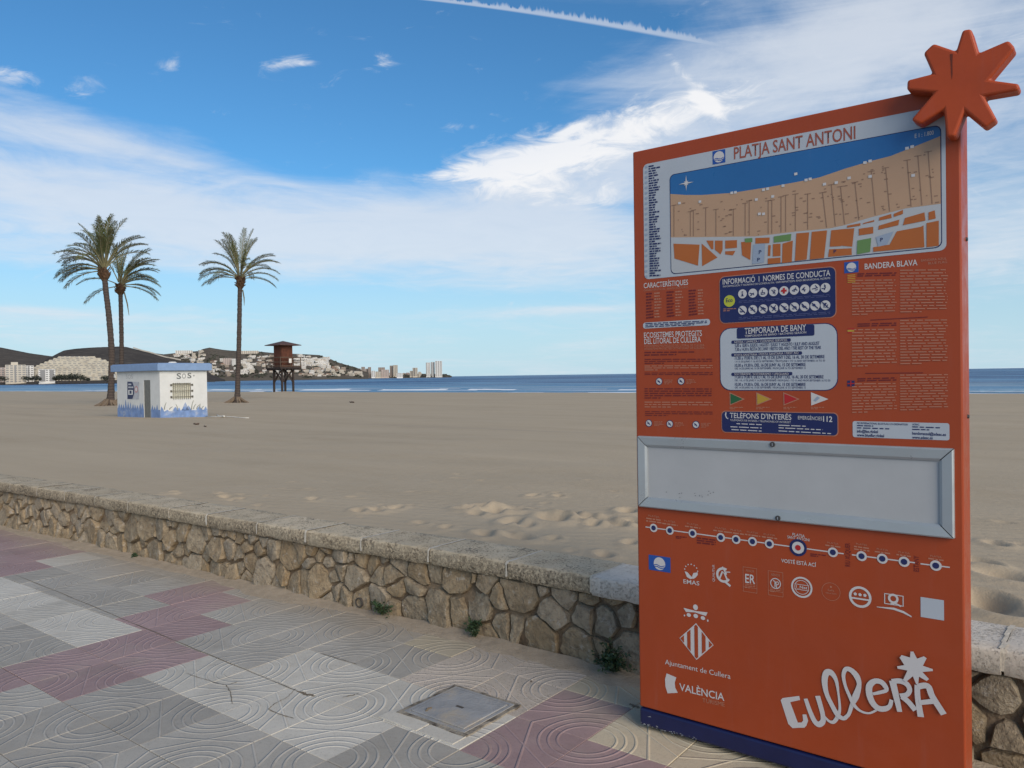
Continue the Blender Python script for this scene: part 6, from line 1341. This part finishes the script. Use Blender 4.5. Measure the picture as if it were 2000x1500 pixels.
# headland towers and blocks
DH = 2300.
block(832.3, 841, 708, 735.5, DH, 'left slab of the grey tower pair at the tip of the headland', MWH, 18, 3, [(.0, .06)], 0, MWIN)
block(842, 849, 707, 735.5, DH + 6, 'narrow slab between the two towers at the tip of the headland', MWH, 18, 2, [(.0, .12), (.85, 1.)], 0, MWIN)
block(850, 863.8, 705, 735.5, DH - 6, 'tallest white tower at the tip of the headland', MWH, 18, 3, None, 0, MWIN, pent=0)
block(806, 815.8, 718.3, 735, DH, 'lone beige tower standing before the headland tip', MBE, 14, 3, [(.3, .42)], 0, MWIN)
block(800.5, 806, 724.3, 735, DH + 5, 'low beige block attached to the lone headland tower', MBE, 14, 2)
block(761.5, 767.8, 714, 734, DH + 40, 'darker half of the twin tower in the headland town', MBR, 14, 2); block(768, 777, 713, 735, DH + 30, 'pale half of the twin tower in the headland town', MBE, 14, 3)
for (a, b_, t_, m_, lb) in ((686, 696, 721, MBE, 'beige'), (696.5, 705, 719.5, MBE, 'plain beige'), (706, 713, 716.5, MBR, 'tall dark'), (713.5, 719, 720, MPK, 'narrow pink'), (719, 725, 717, MBR, 'brown'), (725.5, 733, 724, MWH, 'low white'), (733.5, 744, 725.5, MBE, 'low beige'), (739, 752, 717.5, MBR, 'long brown'), (744.5, 760, 722, MPK, 'broad pinkish'), (664, 674, 722, MWH, 'bright white'), (775, 787, 729, MWH, 'lowest white'), (817, 822, 726, MBE, 'slim pale')):
    block(a, b_, t_, 736, DH + random.uniform(-60, 60), f'{lb} block in the waterfront row of the headland town', m_, 14, max(2, int((b_ - a) / 3)))
block(436.5, 453, 699.5, 716, 1900, 'grey concrete apartment block high on the slope beside the palm trunk', MPK, 12, 5); block(453.5, 461, 700.5, 722, 1890, 'narrow white tower on the slope beside the palm trunk', MWH, 10, 3)
block(473, 505, 685, 693, 2250, 'long white building along the ridge past the single palm', MW[1], 12, 8); block(345, 376, 684.5, 692, 2280, 'long white building crowning the ridge above the hut', MW[0], 12, 8)
# ------------------------------------------------------------------ far trees and scrub
MTR = [mat('far_leaf_dark', (.030, .036, .024), .9, .4, .6), mat('far_bark', (.06, .05, .04), .9)]
def far_tree_mesh(seed, r, h):
    R_ = random.Random(seed); mb = MB(); 
    for k in range(420):
        u = Vector((R_.gauss(0, 1), R_.gauss(0, 1), R_.gauss(0, 1))).normalized(); k2 = R_.random() ** .4; p = Vector((u.x * r * k2, u.y * r * k2, h * .62 + u.z * h * .38 * k2)) + Vector((mn.noise(u * 2 + Vector((seed, 0, 0))), 0, mn.noise(u * 2 + Vector((0, seed, 0))))) * r * .5
        a = Vector((R_.gauss(0, 1), R_.gauss(0, 1), R_.gauss(0, 1))).normalized(); b_ = a.cross(u).normalized(); s_ = R_.uniform(.35, .9); mb.poly([p + a * s_, p + b_ * s_ * .7, p - a * s_, p - b_ * s_ * .7])
    tk = MB(); tk.tube([(0, 0, -2), (.2, 0, h * .3), (0, .1, h * .6)], [r * .1, r * .08, r * .04], 7)
    for k in range(4): a = k * 1.6; tk.tube([(0, 0, h * .35), (math.cos(a) * r * .5, math.sin(a) * r * .5, h * .62)], [r * .05, r * .02], 5)
    return mb.mesh('crown', MTR[0]), tk.mesh('trunk', MTR[1])
FT = [far_tree_mesh(k, r, h) for k, (r, h) in enumerate(((5, 9), (7, 10), (9, 9), (4, 7)))]
def ftree(px, pyb, D, k, s_, label, group):
    d = dirv(px); z_ = CAMH - (pyb - hz(px)) * D / FPX; e = empty('tree', (d.x * D, D, z_), 0., label, 'tree', group); mobj('crown', FT[k][0], e, (0, 0, 0), (0, 0, px), s_); mobj('trunk', FT[k][1], e, (0, 0, 0), (0, 0, 0), s_)
for (px, k, s_) in ((2, 1, .8), (9, 2, .7), (-12, 1, .9), (49, 1, .8), (56, 2, .7), (63, 0, .75), (70, 1, .9), (76, 3, .9)): ftree(px, 745.5, 1120, k, s_, 'dark tree at the foot of the bayside apartment blocks', 'trees below the bayside blocks')
for (px, k, s_) in ((108, 3, 1.), (114, 1, 1.), (120, 0, 1.1), (127, 1, .9), (135, 2, 1.05), (142, 1, 1.15), (149, 2, 1.1), (157, 1, 1.), (164, 0, .8), (172, 3, .8), (203, 1, .8), (209, 2, .9), (216, 1, .9)): ftree(px, 745.5, 1120, k, s_, 'dark rounded tree on the shore before the stepped building', 'trees before the stepped building')
scr = MB(); RS = random.Random(77)
def blob(p, r):
    for k in range(7):
        a = Vector((RS.gauss(0, 1), RS.gauss(0, 1), abs(RS.gauss(0, 1)))).normalized(); c_ = p + a * r * .5; b_ = a.orthogonal().normalized(); e = a.cross(b_); s_ = r * RS.uniform(.5, .9)
        scr.poly([c_ + b_ * s_, c_ + e * s_ * .8, c_ - b_ * s_ * .9, c_ - e * s_])
for k in range(1500):
    px = RS.uniform(405, 705); yt = float(np.interp(px, hC.x, hC.y)) + 1; py = RS.uniform(yt + (0 if px > 480 else 12), 738)
    if mn.noise(Vector((px * .05, py * .10, 4))) < -.05: continue
    blob(hC.hit(px, py), RS.uniform(2., 4.6))
for k in range(500):
    px = RS.uniform(640, 880); blob(hD.hit(px, RS.uniform(731, 737)), RS.uniform(1.5, 4))
for k in range(300):
    px = RS.uniform(270, 400); yt = float(np.interp(px, hC.x, hC.y)); blob(hC.hit(px, RS.uniform(yt + 6, yt + 30)), RS.uniform(2, 4))
so_ = scr.obj('hillside_scrub', mat('scrub', (.055, .058, .042), .95, .4, .05)); so_['kind'] = 'stuff'; tag(so_, 'dark scrub and pines between the houses of the hillside town', 'scrub')
# zig-zag road cut across the dark hill
MRD = mat('road_cut', (.36, .33, .28), .95, .1, .05)
rd = MB(); pl_ = [(262, 681.5), (280, 687), (296, 690.5), (312, 696), (326, 700), (345, 702.5), (370, 701), (392, 708), (410, 717), (424, 722), (440, 728), (447, 733)]
pts_ = []
for (a, b_) in zip(pl_[:-1], pl_[1:]):
    for k in range(5): f_ = k / 5; pts_.append((a[0] + (b_[0] - a[0]) * f_, a[1] + (b_[1] - a[1]) * f_))
for (a, b_) in zip(pts_[:-1], pts_[1:]):
    h_ = hB if b_[0] < 360 else hC
    pa, pb_ = (h_.hit(a[0], a[1]) + Vector((0, -3, 1.5))), (h_.hit(b_[0], b_[1]) + Vector((0, -3, 1.5)))
    rd.poly([pa, pb_, pb_ + Vector((0, 2, 2.6)), pa + Vector((0, 2, 2.6))])
ro = rd.obj('hill_road', MRD); ro['kind'] = 'structure'
